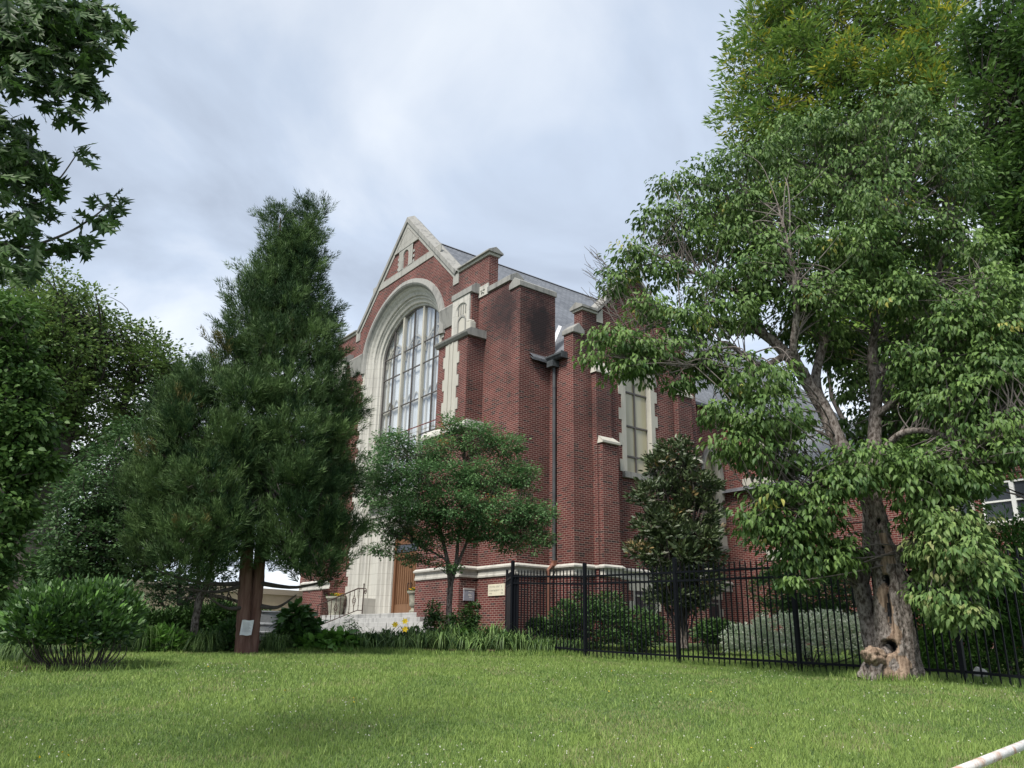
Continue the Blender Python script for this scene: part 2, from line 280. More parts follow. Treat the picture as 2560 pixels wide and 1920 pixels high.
def npmesh(name, V, F, m, parent=None, tint=None, smooth=False):
    """V (n,3), F (k,3 or 4) arrays; tint per face"""
    me = bpy.data.meshes.new(name); n, k_ = len(F), F.shape[1]
    me.vertices.add(len(V)); me.vertices.foreach_set('co', V.astype(np.float32).ravel())
    me.loops.add(n*k_); me.loops.foreach_set('vertex_index', F.astype(np.int32).ravel())
    me.polygons.add(n); me.polygons.foreach_set('loop_start', np.arange(0, n*k_, k_, dtype=np.int32))
    me.update(calc_edges=True)
    if tint is not None:
        a = me.attributes.new('tint', 'FLOAT', 'FACE'); a.data.foreach_set('value', tint.astype(np.float32))
    if smooth: me.polygons.foreach_set('use_smooth', np.ones(n, bool))
    me.materials.append(m); o = bpy.data.objects.new(name, me); COL.objects.link(o); o.parent = parent; return o
def unit(a): return a/(np.linalg.norm(a, axis=-1, keepdims=True)+1e-9)
# leaf templates: vertices (across, along, up) and triangles
T_DIA = (np.array([(0, 0, 0), (.28, .45, .05), (0, 1, 0), (-.28, .45, .05)], float), np.array([(0, 1, 2), (0, 2, 3)]))
T_NAR = (np.array([(0, 0, 0), (.13, .5, .03), (0, 1, 0), (-.13, .5, .03)], float), np.array([(0, 1, 2), (0, 2, 3)]))
T_OVAL = (np.array([(0, 0, 0), (.26, .25, .07), (.27, .6, .03), (0, 1, -.14), (-.27, .6, .03), (-.26, .25, .07), (0, .5, 0)], float),
          np.array([(0, 1, 6), (1, 2, 6), (2, 3, 6), (3, 4, 6), (4, 5, 6), (5, 0, 6)]))
T_DOG = (np.array([(0, 0, 0), (.19, .25, .10), (.21, .55, .06), (0, 1, -.30), (-.21, .55, .06), (-.19, .25, .10), (0, .5, -.02)], float), T_OVAL[1])
T_ELL = (np.array([(0, 0, 0), (.17, .3, .04), (.17, .65, .04), (0, 1, -.02), (-.17, .65, .04), (-.17, .3, .04)], float), np.array([(0, 1, 2), (0, 2, 3), (0, 3, 4), (0, 4, 5)]))
T_BLADE = (np.array([(-.03, 0, 0), (.03, 0, 0), (0, 1, 0)], float), np.array([(0, 1, 2)]))
def _oak():
    V = [(0, 0, 0)]; T = []
    ys = [.14, .30, .40, .55, .63, .78, .84, 1.0]; ws = [.06, .30, .09, .42, .09, .30, .06, 0]; dyy = [0, .10, 0, .13, 0, .13, 0, 0]
    V += [(w_, y+d_, .02) for w_, y, d_ in zip(ws[:-1], ys[:-1], dyy)] + [(-w_, y+d_, .02) for w_, y, d_ in zip(ws[:-1], ys[:-1], dyy)]
    V += [(0, 1.0, 0), (0, .35, 0), (0, .6, 0), (0, .8, 0)]
    tip, m1_, m2_, m3_ = 15, 16, 17, 18
    for o_ in (1, 8):
        a = [o_+i for i in range(7)]
        T += [(0, a[0], m1_), (a[0], a[1], m1_), (a[1], a[2], m1_), (a[2], m2_, m1_), (a[2], a[3], m2_), (a[3], a[4], m2_), (a[4], m3_, m2_), (a[4], a[5], m3_), (a[5], a[6], m3_), (a[6], tip, m3_)]
        sgn = 1 if o_ == 1 else -1
        b = len(V); V += [(sgn*.20, .16, .02), (sgn*.36, .62, .03)]; T += [(a[0], b, m1_), (a[3], b+1, a[4])]
    return np.array(V, float), np.array(T)
T_OAK = _oak()
def leaves(P, A, Nn, S, T, tint, jit=0):
    """P positions, A tip directions, Nn normals, S sizes -> V, F, tint per face"""
    A = unit(A); Nn = unit(Nn - (Nn*A).sum(1, keepdims=True)*A); X = np.cross(A, Nn)
    tv, tf = T; n = len(P)
    V = P[:, None, :] + S[:, None, None]*(tv[None, :, 0, None]*X[:, None, :] + tv[None, :, 1, None]*A[:, None, :] + tv[None, :, 2, None]*Nn[:, None, :])
    F = tf[None] + (np.arange(n)*len(tv))[:, None, None]
    return V.reshape(-1, 3), F.reshape(-1, 3), np.repeat(tint, len(tf))
def sph(n):
    return unit(rng.normal(size=(n, 3)))
def smooth_line(pts, sub=6):
    P = np.array(pts, float); Q = []
    for i in range(len(P)-1):
        p0, p1, p2, p3 = P[max(i-1, 0)], P[i], P[i+1], P[min(i+2, len(P)-1)]
        for t in np.linspace(0, 1, sub, endpoint=False):
            Q.append(.5*((2*p1)+(-p0+p2)*t+(2*p0-5*p1+4*p2-p3)*t*t+(-p0+3*p1-3*p2+p3)*t**3))
    Q.append(P[-1]); return np.array(Q)
def limbs_mesh(lines, name, m, parent, n=12, rough=.06, sub=7):
    """lines: arrays (k,4) x,y,z,r ; one mesh"""
    Vs, Fs, off = [], [], 0
    for ln in lines:
        Q = smooth_line(ln, sub); P = Q[:, :3]; R = np.maximum(Q[:, 3], .002); kk = n if R.max() > .03 else 5
        d = np.gradient(P, axis=0); d = unit(d); ref = np.array([.3, .9, .2]); a = unit(np.cross(d, ref)); b = np.cross(d, a)
        ang = np.linspace(0, 2*math.pi, kk, endpoint=False); ph = rng.random()*6
        fl = 1 + rough*(np.sin(ang*5+ph)[None]+.6*np.sin(ang*3+np.arange(len(P))[:, None]*.5+ph)) + rough*.6*rng.normal(size=(len(P), kk))
        V = P[:, None] + (R[:, None]*fl)[..., None]*(np.cos(ang)[None, :, None]*a[:, None]+np.sin(ang)[None, :, None]*b[:, None])
        i, j = np.meshgrid(np.arange(len(P)-1), np.arange(kk), indexing='ij'); j2 = (j+1) % kk
        F = np.stack([i*kk+j, i*kk+j2, (i+1)*kk+j2, (i+1)*kk+j], -1).reshape(-1, 4)+off
        Vs.append(V.reshape(-1, 3)); Fs.append(F); off += len(P)*kk
    return npmesh(name, np.concatenate(Vs), np.concatenate(Fs), m, parent, smooth=True)
def clump_points(ells, d0, nsub, sub_r, flat=.5, shell=.55):
    """ells: (X, Y, rx, ry, doff, rd) in photo-width-2212 pixels and metres; returns sub-clump centres, outward directions, owning ell centre"""
    C, O, E = [], [], []
    tot = sum(e_[2]*e_[3] for e_ in ells)
    for (X, Y, rx, ry, do, rd) in ells:
        d = d0+do; c = D(X, Y, d); s = d/ (FPX/K); k_ = max(3, int(nsub*rx*ry/tot))
        u = sph(k_); rad = (shell+(1-shell)*rng.random((k_, 1)))**.8
        right = unit(np.array([c[1], -c[0], 0.])); fwd = unit(np.array([c[0], c[1], 0.])); up = np.array([0, 0, 1.])
        p = c + rad*(u[:, :1]*rx*s*right + u[:, 1:2]*rd*fwd + u[:, 2:3]*ry*s*up)
        o = unit(u[:, :1]*right/ (rx*s) + u[:, 1:2]*fwd/rd + u[:, 2:3]*up/(ry*s))
        C.append(p); O.append(o); E.append(np.repeat(c[None], k_, 0))
    return np.concatenate(C), np.concatenate(O), np.concatenate(E)
def crown(ells, d0, nsub, per, sub_r, size, T, m, name='crown', parent=None, flat=.5, droop=.3, yellow=0, shell=.5, spread=.25, tbias=0, up=.5):
    C, O, E = clump_points(ells, d0, nsub, sub_r, flat, shell)
    n = len(C)*per; idx = np.repeat(np.arange(len(C)), per)
    q = sph(n)*(rng.random((n, 1))**.45); q[:, 2] *= flat
    cs_ = .6+.8*rng.random((len(C), 1)); P = C[idx] + q*sub_r*cs_[idx]
    q2 = unit(q+1e-6)
    A = unit(q2*[1, 1, .35] + O[idx]*.5 + rng.normal(size=(n, 3))*.35 + np.array([0, 0, -droop]))
    Nn = unit(rng.normal(size=(n, 3))*.55 + np.array([0, 0, up+.3]) + q2*.5 + O[idx]*.3)
    ct = rng.random(len(C)); t = np.clip(tbias + .42*ct[idx] + .42*rng.random(n) + .1*q2[:, 2], 0, .93)
    if yellow:
        yc = rng.random(len(C)) < yellow; t = np.where(yc[idx] & (rng.random(n) < .8), .97+.03*rng.random(n), t)
    S = size*(.65+.6*rng.random(n))
    V, F, tt = leaves(P, A, Nn, S, T, t)
    return npmesh(name, V, F, m, parent, tint=tt), C, E
def twigs(C, E, lines, frac=.35, r=.012):
    """thin twigs from the nearest limb point to sub-clumps"""
    pts = np.concatenate([smooth_line(l, 5) for l in lines]); out_ = []
    for i in np.where(rng.random(len(C)) < frac)[0]:
        c = C[i]; dd = np.linalg.norm(pts[:, :3]-c, axis=1)+.6*np.maximum(0, pts[:, 2]-c[2]); j = rng.choice(np.argsort(dd)[:14]); a = pts[j]
        if dd[j] < .15: continue
        mid = (a[:3]+c)/2 + rng.normal(size=3)*.08*dd[j] + np.array([0, 0, .06*dd[j]])
        rr = min(a[3]*.5, r*(1+dd[j]*.6))
        out_.append(np.array([[*a[:3], rr], [*mid, rr*.65], [*c, rr*.3]]))
    return out_
def L4(rows, d0):
    """limb given as (X, Y, depth offset, radius m)"""
    return np.array([[*D(X, Y, d0+do), r] for X, Y, do, r in rows])
# ================================================================== GROUND
def ground_sheet(name, m, x0, x1, y0, y1, nx, ny, dz=0, inside=None):
    xs = np.linspace(x0, x1, nx) if not isinstance(nx, np.ndarray) else nx; ys = np.linspace(y0, y1, ny) if not isinstance(ny, np.ndarray) else ny
    X, Y = np.meshgrid(xs, ys, indexing='ij'); Z = g(X, np.clip(Y, -30, 400))+dz
    V = np.stack([X, Y, Z], -1).reshape(-1, 3); a, b = len(xs), len(ys)
    i, j = np.meshgrid(np.arange(a-1), np.arange(b-1), indexing='ij')
    F = np.stack([i*b+j, (i+1)*b+j, (i+1)*b+j+1, i*b+j+1], -1).reshape(-1, 4)
    if inside is not None:
        c = V[F].mean(1); F = F[inside(c[:, 0], c[:, 1])]
    return props(npmesh(name, V, F, m, smooth=True), kind='structure')
M['turf'] = mat('turf', (.05, .09, .03), .9, (2.2, (.09, .12, .045), .2), .6)
gx_ = np.concatenate([np.linspace(-400, -40, 12)[:-1], np.linspace(-40, 40, 120), np.linspace(40, 400, 12)[1:]])
gy_ = np.concatenate([np.linspace(-60, -4, 8)[:-1], np.linspace(-4, 40, 110), np.linspace(40, 600, 14)[1:]])
ground_sheet('ground', M['turf'], 0, 0, 0, 0, gx_, gy_)
C0 = np.array([0.22991558, 24.86155367, 0]); UU = np.array([math.sin(YAW-math.pi/2)*-1, 0, 0])
Fv = np.array([-math.cos(YAW), math.sin(YAW), 0]); Rv = np.array([math.sin(YAW), math.cos(YAW), 0])
BRZ = math.atan2(-Fv[1], -Fv[0])
def W(s, t, z=0): return C0+s*Fv+t*Rv+np.array([0, 0, z])
def st_of(x, y): q0, q1 = x-C0[0], y-C0[1]; return q0*Fv[0]+q1*Fv[1], q0*Rv[0]+q1*Rv[1]
# mulch of the planting bed along the building and round the big bush
def bed_in(x, y):
    s, t = st_of(x, y)
    left = (y > 17.45+.2*np.sin(x*1.7)+.004*x*x) & (x < 1.55) & (x > -9.5)
    return left & (t < -.5) | ((x+6.05)**2/.9+(y-11.95)**2/.35 < 1)
ground_sheet('flower_bed', M['soil'], -9.5, 2.5, 11, 27, 130, 170, .006, bed_in)
M['paving'] = mat('paving', (.33, .31, .30), .9, (3, (.26, .24, .23)))
ground_sheet('path', M['paving'], -16, -8.2, 13.6, 14.8, 20, 8, .012, None)
# ================================================================== CHURCH   (local x = -s, y = t)
ch = empty('church', 'red brick gothic church with limestone trim, tall arched front window and slate roof', 'church', C0, BRZ)
class CB(MB):                      # takes (s,t,z)
    def sbox(s, s0, s1, t0, t1, z0, z1, skip=''): s.box(-s0, -s1, t0, t1, z0, z1, skip)
    def sface(s, pts): s.face([(-p[0], p[1], p[2]) for p in pts])
    def stube(s, pts, r, n=10): s.tube([(-p[0], p[1], p[2]) for p in pts], r, n)
    def fprism(s, poly, t0, t1): s.prism([(-a, b) for a, b in poly], 'y', t0, t1)      # (s,z) extruded in t
    def rprism(s, poly, s0, s1): s.prism(poly, 'x', -s0, -s1)                          # (t,z) extruded in s
MID = 8.0
def mir(*a): return [2*MID-x for x in a]
def arch(h, spring, crown_, n=28, c=MID, p=1.85):
    """points (s,z) from the right springing over the crown to the left springing"""
    out_ = []
    for k_ in range(n+1):
        th = math.pi*k_/n; u = math.cos(th); v = abs(math.sin(th))
        z = spring+(crown_-spring)*(max(0, 1-abs(u)**p))**.5 if 0 < k_ < n else spring
        out_.append((c-h*u, z))
    return out_
def ring(h, spring, crown_, base, n=28, c=MID, p=1.85): 
    a = arch(h, spring, crown_, n, c, p); return [(c-h, base)]+a+[(c+h, base)]
def wall_with_hole(mb, outer, hole, t, axis='F', flip=False):
    """fills outer polygon minus hole polygon in the plane; axis F: (s,z) at t ; R: (t,z) at s"""
    bm = bmesh.new(); es = []
    def co(p): return (-p[0], t, p[1]) if axis == 'F' else (-t, p[0], p[1])
    for lp in (outer, hole) if hole else (outer,):
        vs = [bm.verts.new(co(p)) for p in lp]
        es += [bm.edges.new((vs[i], vs[(i+1) % len(vs)])) for i in range(len(vs))]
    bmesh.ops.triangle_fill(bm, edges=es, use_beauty=True)
    for f in bm.faces: mb.face([v.co[:] for v in f.verts])
    bm.free()
def loft(mb, rings, closed=False):
    """rings: list of (list of (s,z), t)"""
    for (a, ta), (b, tb) in zip(rings, rings[1:]):
        for i in range(len(a)-1):
            mb.sface([(a[i][0], ta, a[i][1]), (a[i+1][0], ta, a[i+1][1]), (b[i+1][0], tb, b[i+1][1]), (b[i][0], tb, b[i][1])])
# ---- front gable wall
BASE = -.4
m = CB()
outer = [(1.86, BASE), (1.86, 13.36), (3.86, 13.36), (3.98, 13.30), (8.0, 17.28), (12.02, 13.30), (12.14, 13.36), (14.14, 13.36), (14.14, BASE)]
hole = ring(3.0, 11.55, 14.1, .88)
wall_with_hole(m, outer, hole, 0.0)
m.sface([(1.86, 0, BASE), (1.86, .4, BASE), (1.86, .4, 13.36), (1.86, 0, 13.36)])
m.sface([(14.14, 0, BASE), (14.14, .4, BASE), (14.14, .4, 13.36), (14.14, 0, 13.36)])
wall_with_hole(m, [(1.86, 8), (1.86, 13.36), (3.86, 13.36), (8, 17.28), (12.14, 13.36), (14.14, 13.36), (14.14, 8)], ring(3.3, 11.55, 14.2, 8.05), .4)
m.build('gable_wall', M['brick'], ch)
# ---- towers (corner blocks) both sides
for sg in (0, 1):
    f = (lambda a, b: (a, b)) if not sg else (lambda a, b: tuple(mir(a, b)))
    m = CB(); m.sbox(*f(0, .54), -.012, 3.2 if sg else 1.54, BASE, 11.48); m.sbox(*f(.54, 1.858), .003, .55, BASE, 11.86); m.build('corner_block', M['brick'], ch)
    m = CB()
    a, b = f(-.05, .56); m.fprism([(a, 11.48), (b, 11.48), (b, 11.66), ((a+b)/2, 11.86), (a, 11.66)][::1], -.07, 1.58)
    m.build('coping', M['stone_grey'], ch, bevel=.012)
    m = CB(); a, b = f(.50, 1.86); m.rprism([(-.07, 11.86), (-.07, 12.06), (.25, 12.24), (.55, 12.06), (.55, 11.86)], a, b)
    m.build('coping', M['stone_grey'], ch, bevel=.012)
    m = CB(); m.sbox(*f(1.83, 2.5), -.045, .0, 11.82, 12.24)
    a, b = f(1.95, 2.36)
    for k_ in range(5):
        th = 2*math.pi*k_/5+.3; cc = (a+b)/2
        m.stube([(cc+.03*math.cos(th), -.05, 12.03+.03*math.sin(th)), (cc+.13*math.cos(th), -.065, 12.03+.13*math.sin(th))], [.035, .018], 8)
    m.build('carved_panel', M['stone'], ch)
# ---- gable coping and shoulders
for sg in (0, 1):
    f = (lambda a: a) if not sg else (lambda a: 2*MID-a)
    m = CB()
    # sloped coping: section in the plane across the slope, laid from elbow to apex
    e0, e1 = np.array([f(3.89), 13.50]), np.array([8.0, 17.62]); d_ = (e1-e0)/np.linalg.norm(e1-e0); nrm = np.array([-d_[1], d_[0]]); nrm = nrm*np.sign(nrm[1])
    lo0, lo1 = e0-nrm*.20, np.array([8.0, 17.62-.29])
    tk = [(-.09, -.0), (-.09, -.09), (.28, .10), (.66, -.06), (.66, -.20)]
    A_ = [(e0[0]+nrm[0]*h, t_, e0[1]+nrm[1]*h) for t_, h in [(-.09, -.2), (-.09, -.04), (.26, .10), (.62, -.04), (.62, -.2)]]
    # apex: keep s=8, move only z
    B_ = [(8.0, t_, 17.62+h*1.414) for t_, h in [(-.09, -.2), (-.09, -.04), (.26, .10), (.62, -.04), (.62, -.2)]]
    for i in range(5): m.sface([A_[i], A_[(i+1) % 5], B_[(i+1) % 5], B_[i]])
    m.sface(A_)
    m.build('coping', M['stone_grey'], ch)
    m = CB()   # frieze stone under the coping
    a0, a1 = f(3.98), 8.0
    m.sface([(f(3.98), -.03, 13.32), (f(4.20), -.03, 13.32), (8.0, -.03, 17.08), (8.0, -.03, 17.32)])
    m.sface([(f(4.20), -.03, 13.32), (f(4.20), 0, 13.32), (8.0, 0, 17.08), (8.0, -.03, 17.08)])
    m.sbox(f(3.80), f(4.18), -.034, -.002, 12.95, 13.36)
    m.build('gable_trim', M['stone_mid'], ch)
    m = CB()   # shoulder coping
    m.sbox(f(1.80), f(3.84), -.05, .45, 13.36, 13.46)
    m.build('shoulder_band', M['stone_plain'], ch)
    m = CB()
    a, b = f(1.72), f(3.80)
    m.rprism([(-.14, 13.46), (-.14, 13.52), (.2, 13.70), (.54, 13.52), (.54, 13.46)], a, b)
    m.build('coping', M['stone_grey'], ch, bevel=.01)
# apex solid trim triangle + louver window
m = CB(); m.fprism([(7.15, 16.2), (8.85, 16.2), (8.0, 17.05)], -.028, -.004); m.sbox(7.02, 8.98, -.07, -.004, 16.1, 16.2)
m.build('gable_trim', M['stone_mid'], ch)
m = CB(); m.sbox(5.45-.28, 10.55+.28, -.035, -.003, 14.84, 15.16); m.build('belt_course', M['stone_mid'], ch)
lv = CB(); 
wall_with_hole(lv, [(7.42, 15.16), (7.42, 16.1), (8.58, 16.1), (8.58, 15.16)], ring(.24, 15.75, 16.0, 15.17, 8), -.05)
loft(lv, [(ring(.24, 15.75, 16.0, 15.17, 8), -.05), (ring(.17, 15.72, 15.9, 15.17, 8), .12)])
for k_, zz_ in enumerate((15.18, 15.42, 15.66)): lv.sbox(7.30, 7.419, -.03, -.003, zz_, zz_+.12); lv.sbox(8.581, 8.70, -.03, -.003, zz_+.06, zz_+.18)
lvo = lv.build('louver_window', M['stone_mid'], ch)
m = CB(); m.sbox(7.82, 8.18, .10, .14, 15.17, 15.95)
for k_ in range(7): m.sbox(7.83, 8.17, .04, .10, 15.2+k_*.1, 15.23+k_*.1)
m.build('louvers', M['bar'], lvo)
m = CB(); m.sbox(7.84, 8.16, .03, .035, 15.18, 15.93); m.build('shade_sheet', M['dark'], lvo)  # flat near-black sheet painted in place of the opening's shade
# ---- moulded arch
m = CB()
H = [(3.06, 11.55, 14.16, -.003), (3.36, 11.55, 14.44, -.003)]
rings = [(ring(h, sp, cr, 11.15), t_) for h, sp, cr, t_ in [(3.37, 11.55, 14.45, .0), (3.35, 11.55, 14.43, -.10), (3.14, 11.55, 14.24, -.15), (3.08, 11.55, 14.17, -.11), (3.01, 11.55, 14.11, -.005)]]
loft(m, rings)
m.build('hood_mould', M['stone_grey'], ch, smooth=False)
m = CB()
PR = [(3.003, 11.55, 14.103, -.02), (2.96, 11.55, 14.05, .06), (2.90, 11.55, 13.99, .10), (2.84, 11.55, 13.93, .17), (2.74, 11.55, 13.80, .22), (2.72, 11.55, 13.77, .30), (2.66, 11.55, 13.70, .29), (2.62, 11.55, 13.65, .36), (2.52, 11.55, 13.53, .40), (2.50, 11.55, 13.50, .48), (2.44, 11.55, 13.42, .50), (2.43, 11.55, 13.40, .76)]
loft(m, [(ring(h, sp, cr, .9), t_) for h, sp, cr, t_ in PR])
# face strips beside the opening with long-and-short blocks
for sg in (-1, 1):
    for k_ in range(27):
        z0 = .9+k_*.385
        if z0 > 10.9: break
        wdt = .16 if k_ % 2 else .34
        if sg == -1 and z0 < 10.2: continue
        a = MID+sg*3.0; m.sbox(a, a+sg*wdt, -.022, -.002, z0, z0+.381)
m.build('window_jamb', M['stone'], ch)
# ---- great window
gw = CB(); n_ = 28; a_ = arch(2.43, 11.55, 13.40, n_)
gw.sface([(p[0], .60, p[1]) for p in ring(2.43, 11.55, 13.40, 5.7)])
gwo = gw.build('window', M['glass'], ch)
def zar(s, h=2.43, sp=11.55, cr=13.40): u = abs(s-MID)/h; return sp+(cr-sp)*max(0, 1-u**1.85)**.5
m = CB()
for s_ in (MID-.81, MID+.81): m.sbox(s_-.055, s_+.055, .52, .66, 5.7, zar(s_))
m.build('mullion', M['stone_plain'], gwo)
m = CB()
for s_ in (MID-1.62, MID, MID+1.62): m.sbox(s_-.017, s_+.017, .565, .64, 5.7, zar(s_))
for z_ in (11.68, 10.75, 9.30, 7.76, 6.3):
    hh = 2.43 if z_ < 11.55 else 2.40; m.sbox(MID-hh, MID+hh, .572, .63, z_-.018, z_+.018)
for h_, t_ in ((2.43, .57),):
    A1, A2 = ring(2.43, 11.55, 13.40, 5.7), ring(2.39, 11.53, 13.35, 5.7); loft(m, [(A1, .57), (A2, .57), (A2, .63)])
m.build('glazing_bar', M['bar'], gwo)
m = CB()   # old tracery behind the storm glass
for s_ in [MID+k_*.54 for k_ in range(-4, 5)]: m.sbox(s_-.045, s_+.045, .68, .74, 5.7, zar(s_)-.02)
for c_, h_ in [(MID+k_*.54, .25) for k_ in (-3.5, -2.5, -1.5, -.5, .5, 1.5, 2.5, 3.5)]:
    for zb_ in (9.3, 11.6):
        ra, rb = arch(h_, zb_, zb_+.42, 10, c_, 1.5), arch(h_-.05, zb_, zb_+.36, 10, c_, 1.5); loft(m, [(ra, .68), (rb, .68), (rb, .74)])
m.sbox(MID-2.42, MID+2.42, .68, .74, 9.18, 9.3)
for c_, h_ in ((MID-1.62, .81), (MID, .81), (MID+1.62, .81)):
    ra, rb = arch(h_, 11.3, 12.3, 14, c_, 1.5), arch(h_-.08, 11.3, 12.2, 14, c_, 1.5); loft(m, [(ra, .67), (rb, .67), (rb, .74)])
m.build('tracery', M['stone_plain'], gwo)
m = CB(); m.sface([(p[0], .745, p[1]) for p in ring(2.43, 11.55, 13.40, 5.7)]); m.build('leaded_panel', M['stained'], gwo)
m = CB(); m.rprism([(.12, 5.35), (.12, 5.42), (.66, 5.7), (.99, 5.7), (.99, 5.35)], MID-2.5, MID+2.5); m.build('sill', M['stone'], gwo)
# ---- stone panel between window and door, door arch
m = CB()
wall_with_hole(m, [(MID-2.6, .9), (MID-2.6, 5.35), (MID+2.6, 5.35), (MID+2.6, .9)], ring(1.75, 3.6, 4.75, .9, 20, p=1.6), .56)
loft(m, [(ring(h, sp, cr, .9, 20, p=1.6), t_) for h, sp, cr, t_ in [(1.75, 3.6, 4.75, .56), (1.68, 3.6, 4.70, .66), (1.6, 3.6, 4.64, .68), (1.55, 3.6, 4.6, .78), (1.44, 3.6, 4.5, .80), (1.38, 3.6, 4.45, .92), (1.28, 3.6, 4.36, .94), (1.24, 3.6, 4.33, 1.15)]])
for k_ in range(8):
    s_ = MID-2.1+k_*.6; m.sbox(s_-.03, s_+.03, .50, .559, 4.85, 5.3)
m.sbox(MID-2.6, MID+2.6, .48, .559, 4.78, 4.86)
m.sbox(MID-3.0, MID-1.78, .3, .559, .9, 1.55); m.sbox(MID+1.78, MID+2.98, .02, .559, .9, 1.55)
m.build('door_surround', M['stone'], ch)
m = CB(); m.sbox(MID-1.24, MID-1.1, .98, 1.2, .9, 4.2); m.sbox(MID+1.1, MID+1.24, .98, 1.2, .9, 4.2); m.sbox(MID-1.1, MID+1.1, 1.0, 1.2, 3.1, 3.28); m.fprism(arch(1.24, 3.6, 4.33, 16, MID, 1.6), 1.02, 1.2)
fr = m.build('door_frame', M['wooddk'], ch)
for sg in (-1, 1):
    m = CB(); a, b = sorted((MID+sg*.01, MID+sg*1.1)); m.sbox(a, b, 1.1, 1.16, .92, 3.1)
    for k_ in range(7): s_ = a+.05+k_*(b-a-.1)/6; m.sbox(s_-.022, s_+.022, 1.06, 1.1, 1.35, 3.05)
    m.sbox(a, b, 1.05, 1.098, .92, 1.33); do = m.build('door', M['wood'], ch)
    m = CB(); m.stube([(MID+sg*.1, 1.0, 1.75), (MID+sg*.1, 1.0, 2.1)], .02); m.stube([(MID+sg*.1, 1.0, 1.75), (MID+sg*.1, 1.06, 1.75)], .02); m.stube([(MID+sg*.1, 1.0, 2.1), (MID+sg*.1, 1.06, 2.1)], .02); m.build('handle', M['rail_iron'], do)
m = CB(); m.sbox(MID-1.1, MID+1.1, 1.005, 1.015, 3.3, 3.6); m.build('transom_pane', M['pane'], fr)
m = CB(); m.sbox(MID-2.6, MID+2.6, 1.2, 1.3, .88, 5.34); m.build('back_wall', M['dark'], ch)
# ---- niche piers
for sg in (0, 1):
    f = (lambda *a: a) if not sg else (lambda *a: tuple(mir(*a)))
    lo = 4.69 if not sg else 3.93
    m = CB(); m.sbox(*f(2.03, lo), -.7, -.003, BASE, 6.78); m.sbox(*f(2.03, 3.88), -.701, -.003, 7.02, 10.12); m.build('pier', M['brick'], ch)
    m = CB(); m.sbox(*f(2.43, 3.60), -.3, -.003, 10.27, 11.98); m.build('niche_pier', M['brick'], ch)
    m = CB()
    a, b = f(1.93, lo+.02); m.rprism([(-.82, 6.80), (-.82, 6.9), (-.68, 7.1), (-.0, 7.1), (-.0, 6.78)], a, b)
    m.build('ledge', M['stone'], ch, bevel=.01)
    m = CB(); a, b = f(1.90, 3.98); m.rprism([(-.84, 10.20), (-.86, 10.26), (-.66, 10.40), (-.0, 10.40), (-.0, 10.11), (-.76, 10.11)], a, b)
    m.build('ledge', M['stone_grey'], ch)
    m = CB(); a, b = f(2.62, 3.38); m.sbox(a, b, -.735, -.703, 7.12, 10.08)
    for k_ in range(7):
        z0 = 7.14+k_*.42; e_ = .10 if k_ % 2 else .0
        if e_: m.sbox(*f(2.50, 2.619), -.733, -.703, z0, z0+.41); m.sbox(*f(3.381, 3.50), -.733, -.703, z0, z0+.41)
    m.sbox(*f(2.86, 2.92), -.765, -.735, 7.12, 10.08); m.sbox(*f(3.1, 3.14), -.765, -.735, 7.12, 10.08)
    m.build('stone_panel', M['stone_plain'], ch)
    # niche frame
    m = CB(); cc = f(3.03,)[0]
    wall_with_hole(m, [(f(2.52)[0], 10.4), (f(2.52)[0], 12.0), (f(3.62)[0], 12.0), (f(3.62)[0], 10.4)], ring(.36, 11.5, 11.76, 10.41, 12, cc), -.36)
    loft(m, [(ring(.36, 11.5, 11.76, 10.41, 12, cc), -.36), (ring(.30, 11.5, 11.70, 10.41, 12, cc), -.302)])
    m.sface([(f(2.52)[0], -.36, 10.4), (f(2.52)[0], -.3, 10.4), (f(2.52)[0], -.3, 12), (f(2.52)[0], -.36, 12)]); m.sface([(f(3.62)[0], -.36, 10.4), (f(3.62)[0], -.3, 10.4), (f(3.62)[0], -.3, 12), (f(3.62)[0], -.36, 12)])
    nf = m.build('niche_frame', M['stone'], ch)
    m = CB(); m.sbox(cc-.36, cc+.36, -.312, -.301, 10.4, 11.8); m.build('niche_back', M['stone_plain'], nf)
    m = CB(); ra, rb = arch(.27, 11.05, 11.3, 12, cc, 1.4), arch(.21, 11.05, 11.22, 12, cc, 1.4); loft(m, [(ra, -.34), (rb, -.34), (rb, -.31)]); m.sbox(cc-.27, cc-.21, -.34, -.312, 10.4, 11.05); m.sbox(cc+.21, cc+.27, -.34, -.312, 10.4, 11.05)
    for k_ in range(4): m.sbox(cc-.24+k_*.15, cc-.20+k_*.15, -.335, -.312, 11.32, 11.7)
    m.build('niche_tracery', M['stone_grey'], nf)
    m = CB(); a, b = f(2.36, 3.66); m.rprism([(-.40, 12.0), (-.40, 12.22), (-.2, 12.38), (.0, 12.38), (.0, 11.98), (-.3, 11.98)], a, b); m.build('coping', M['stone_grey'], ch, bevel=.01)
    m = CB(); a, b = f(2.12, 2.42); m.sbox(a, b, -.56, -.30, 10.41, 10.74); m.fprism([(a, 10.741), (b, 10.741), ((a*.35+b*.65), 10.84), ((a*.65+b*.35), 10.84)], -.54, -.32); m.build('pedestal', M['stone_plain'], ch, bevel=.05)
    m = CB(); a, b = f(3.66, 4.82); m.rprism([(-.2, 11.95), (-.22, 12.02), (-.16, 12.1), (-.0, 12.1), (-.0, 11.3), (-.06, 11.3)], a, b); m.build('belt_course', M['stone_grey'], ch)
    m = CB()
    for k_ in range(3): e_ = .0 if k_ % 2 else .14; a, b = f(4.985, 4.82-e_); m.sbox(a, b, -.035, -.003, 10.42+k_*.29, 10.42+k_*.29+.285)
    m.build('quoin', M['stone_plain'], ch)
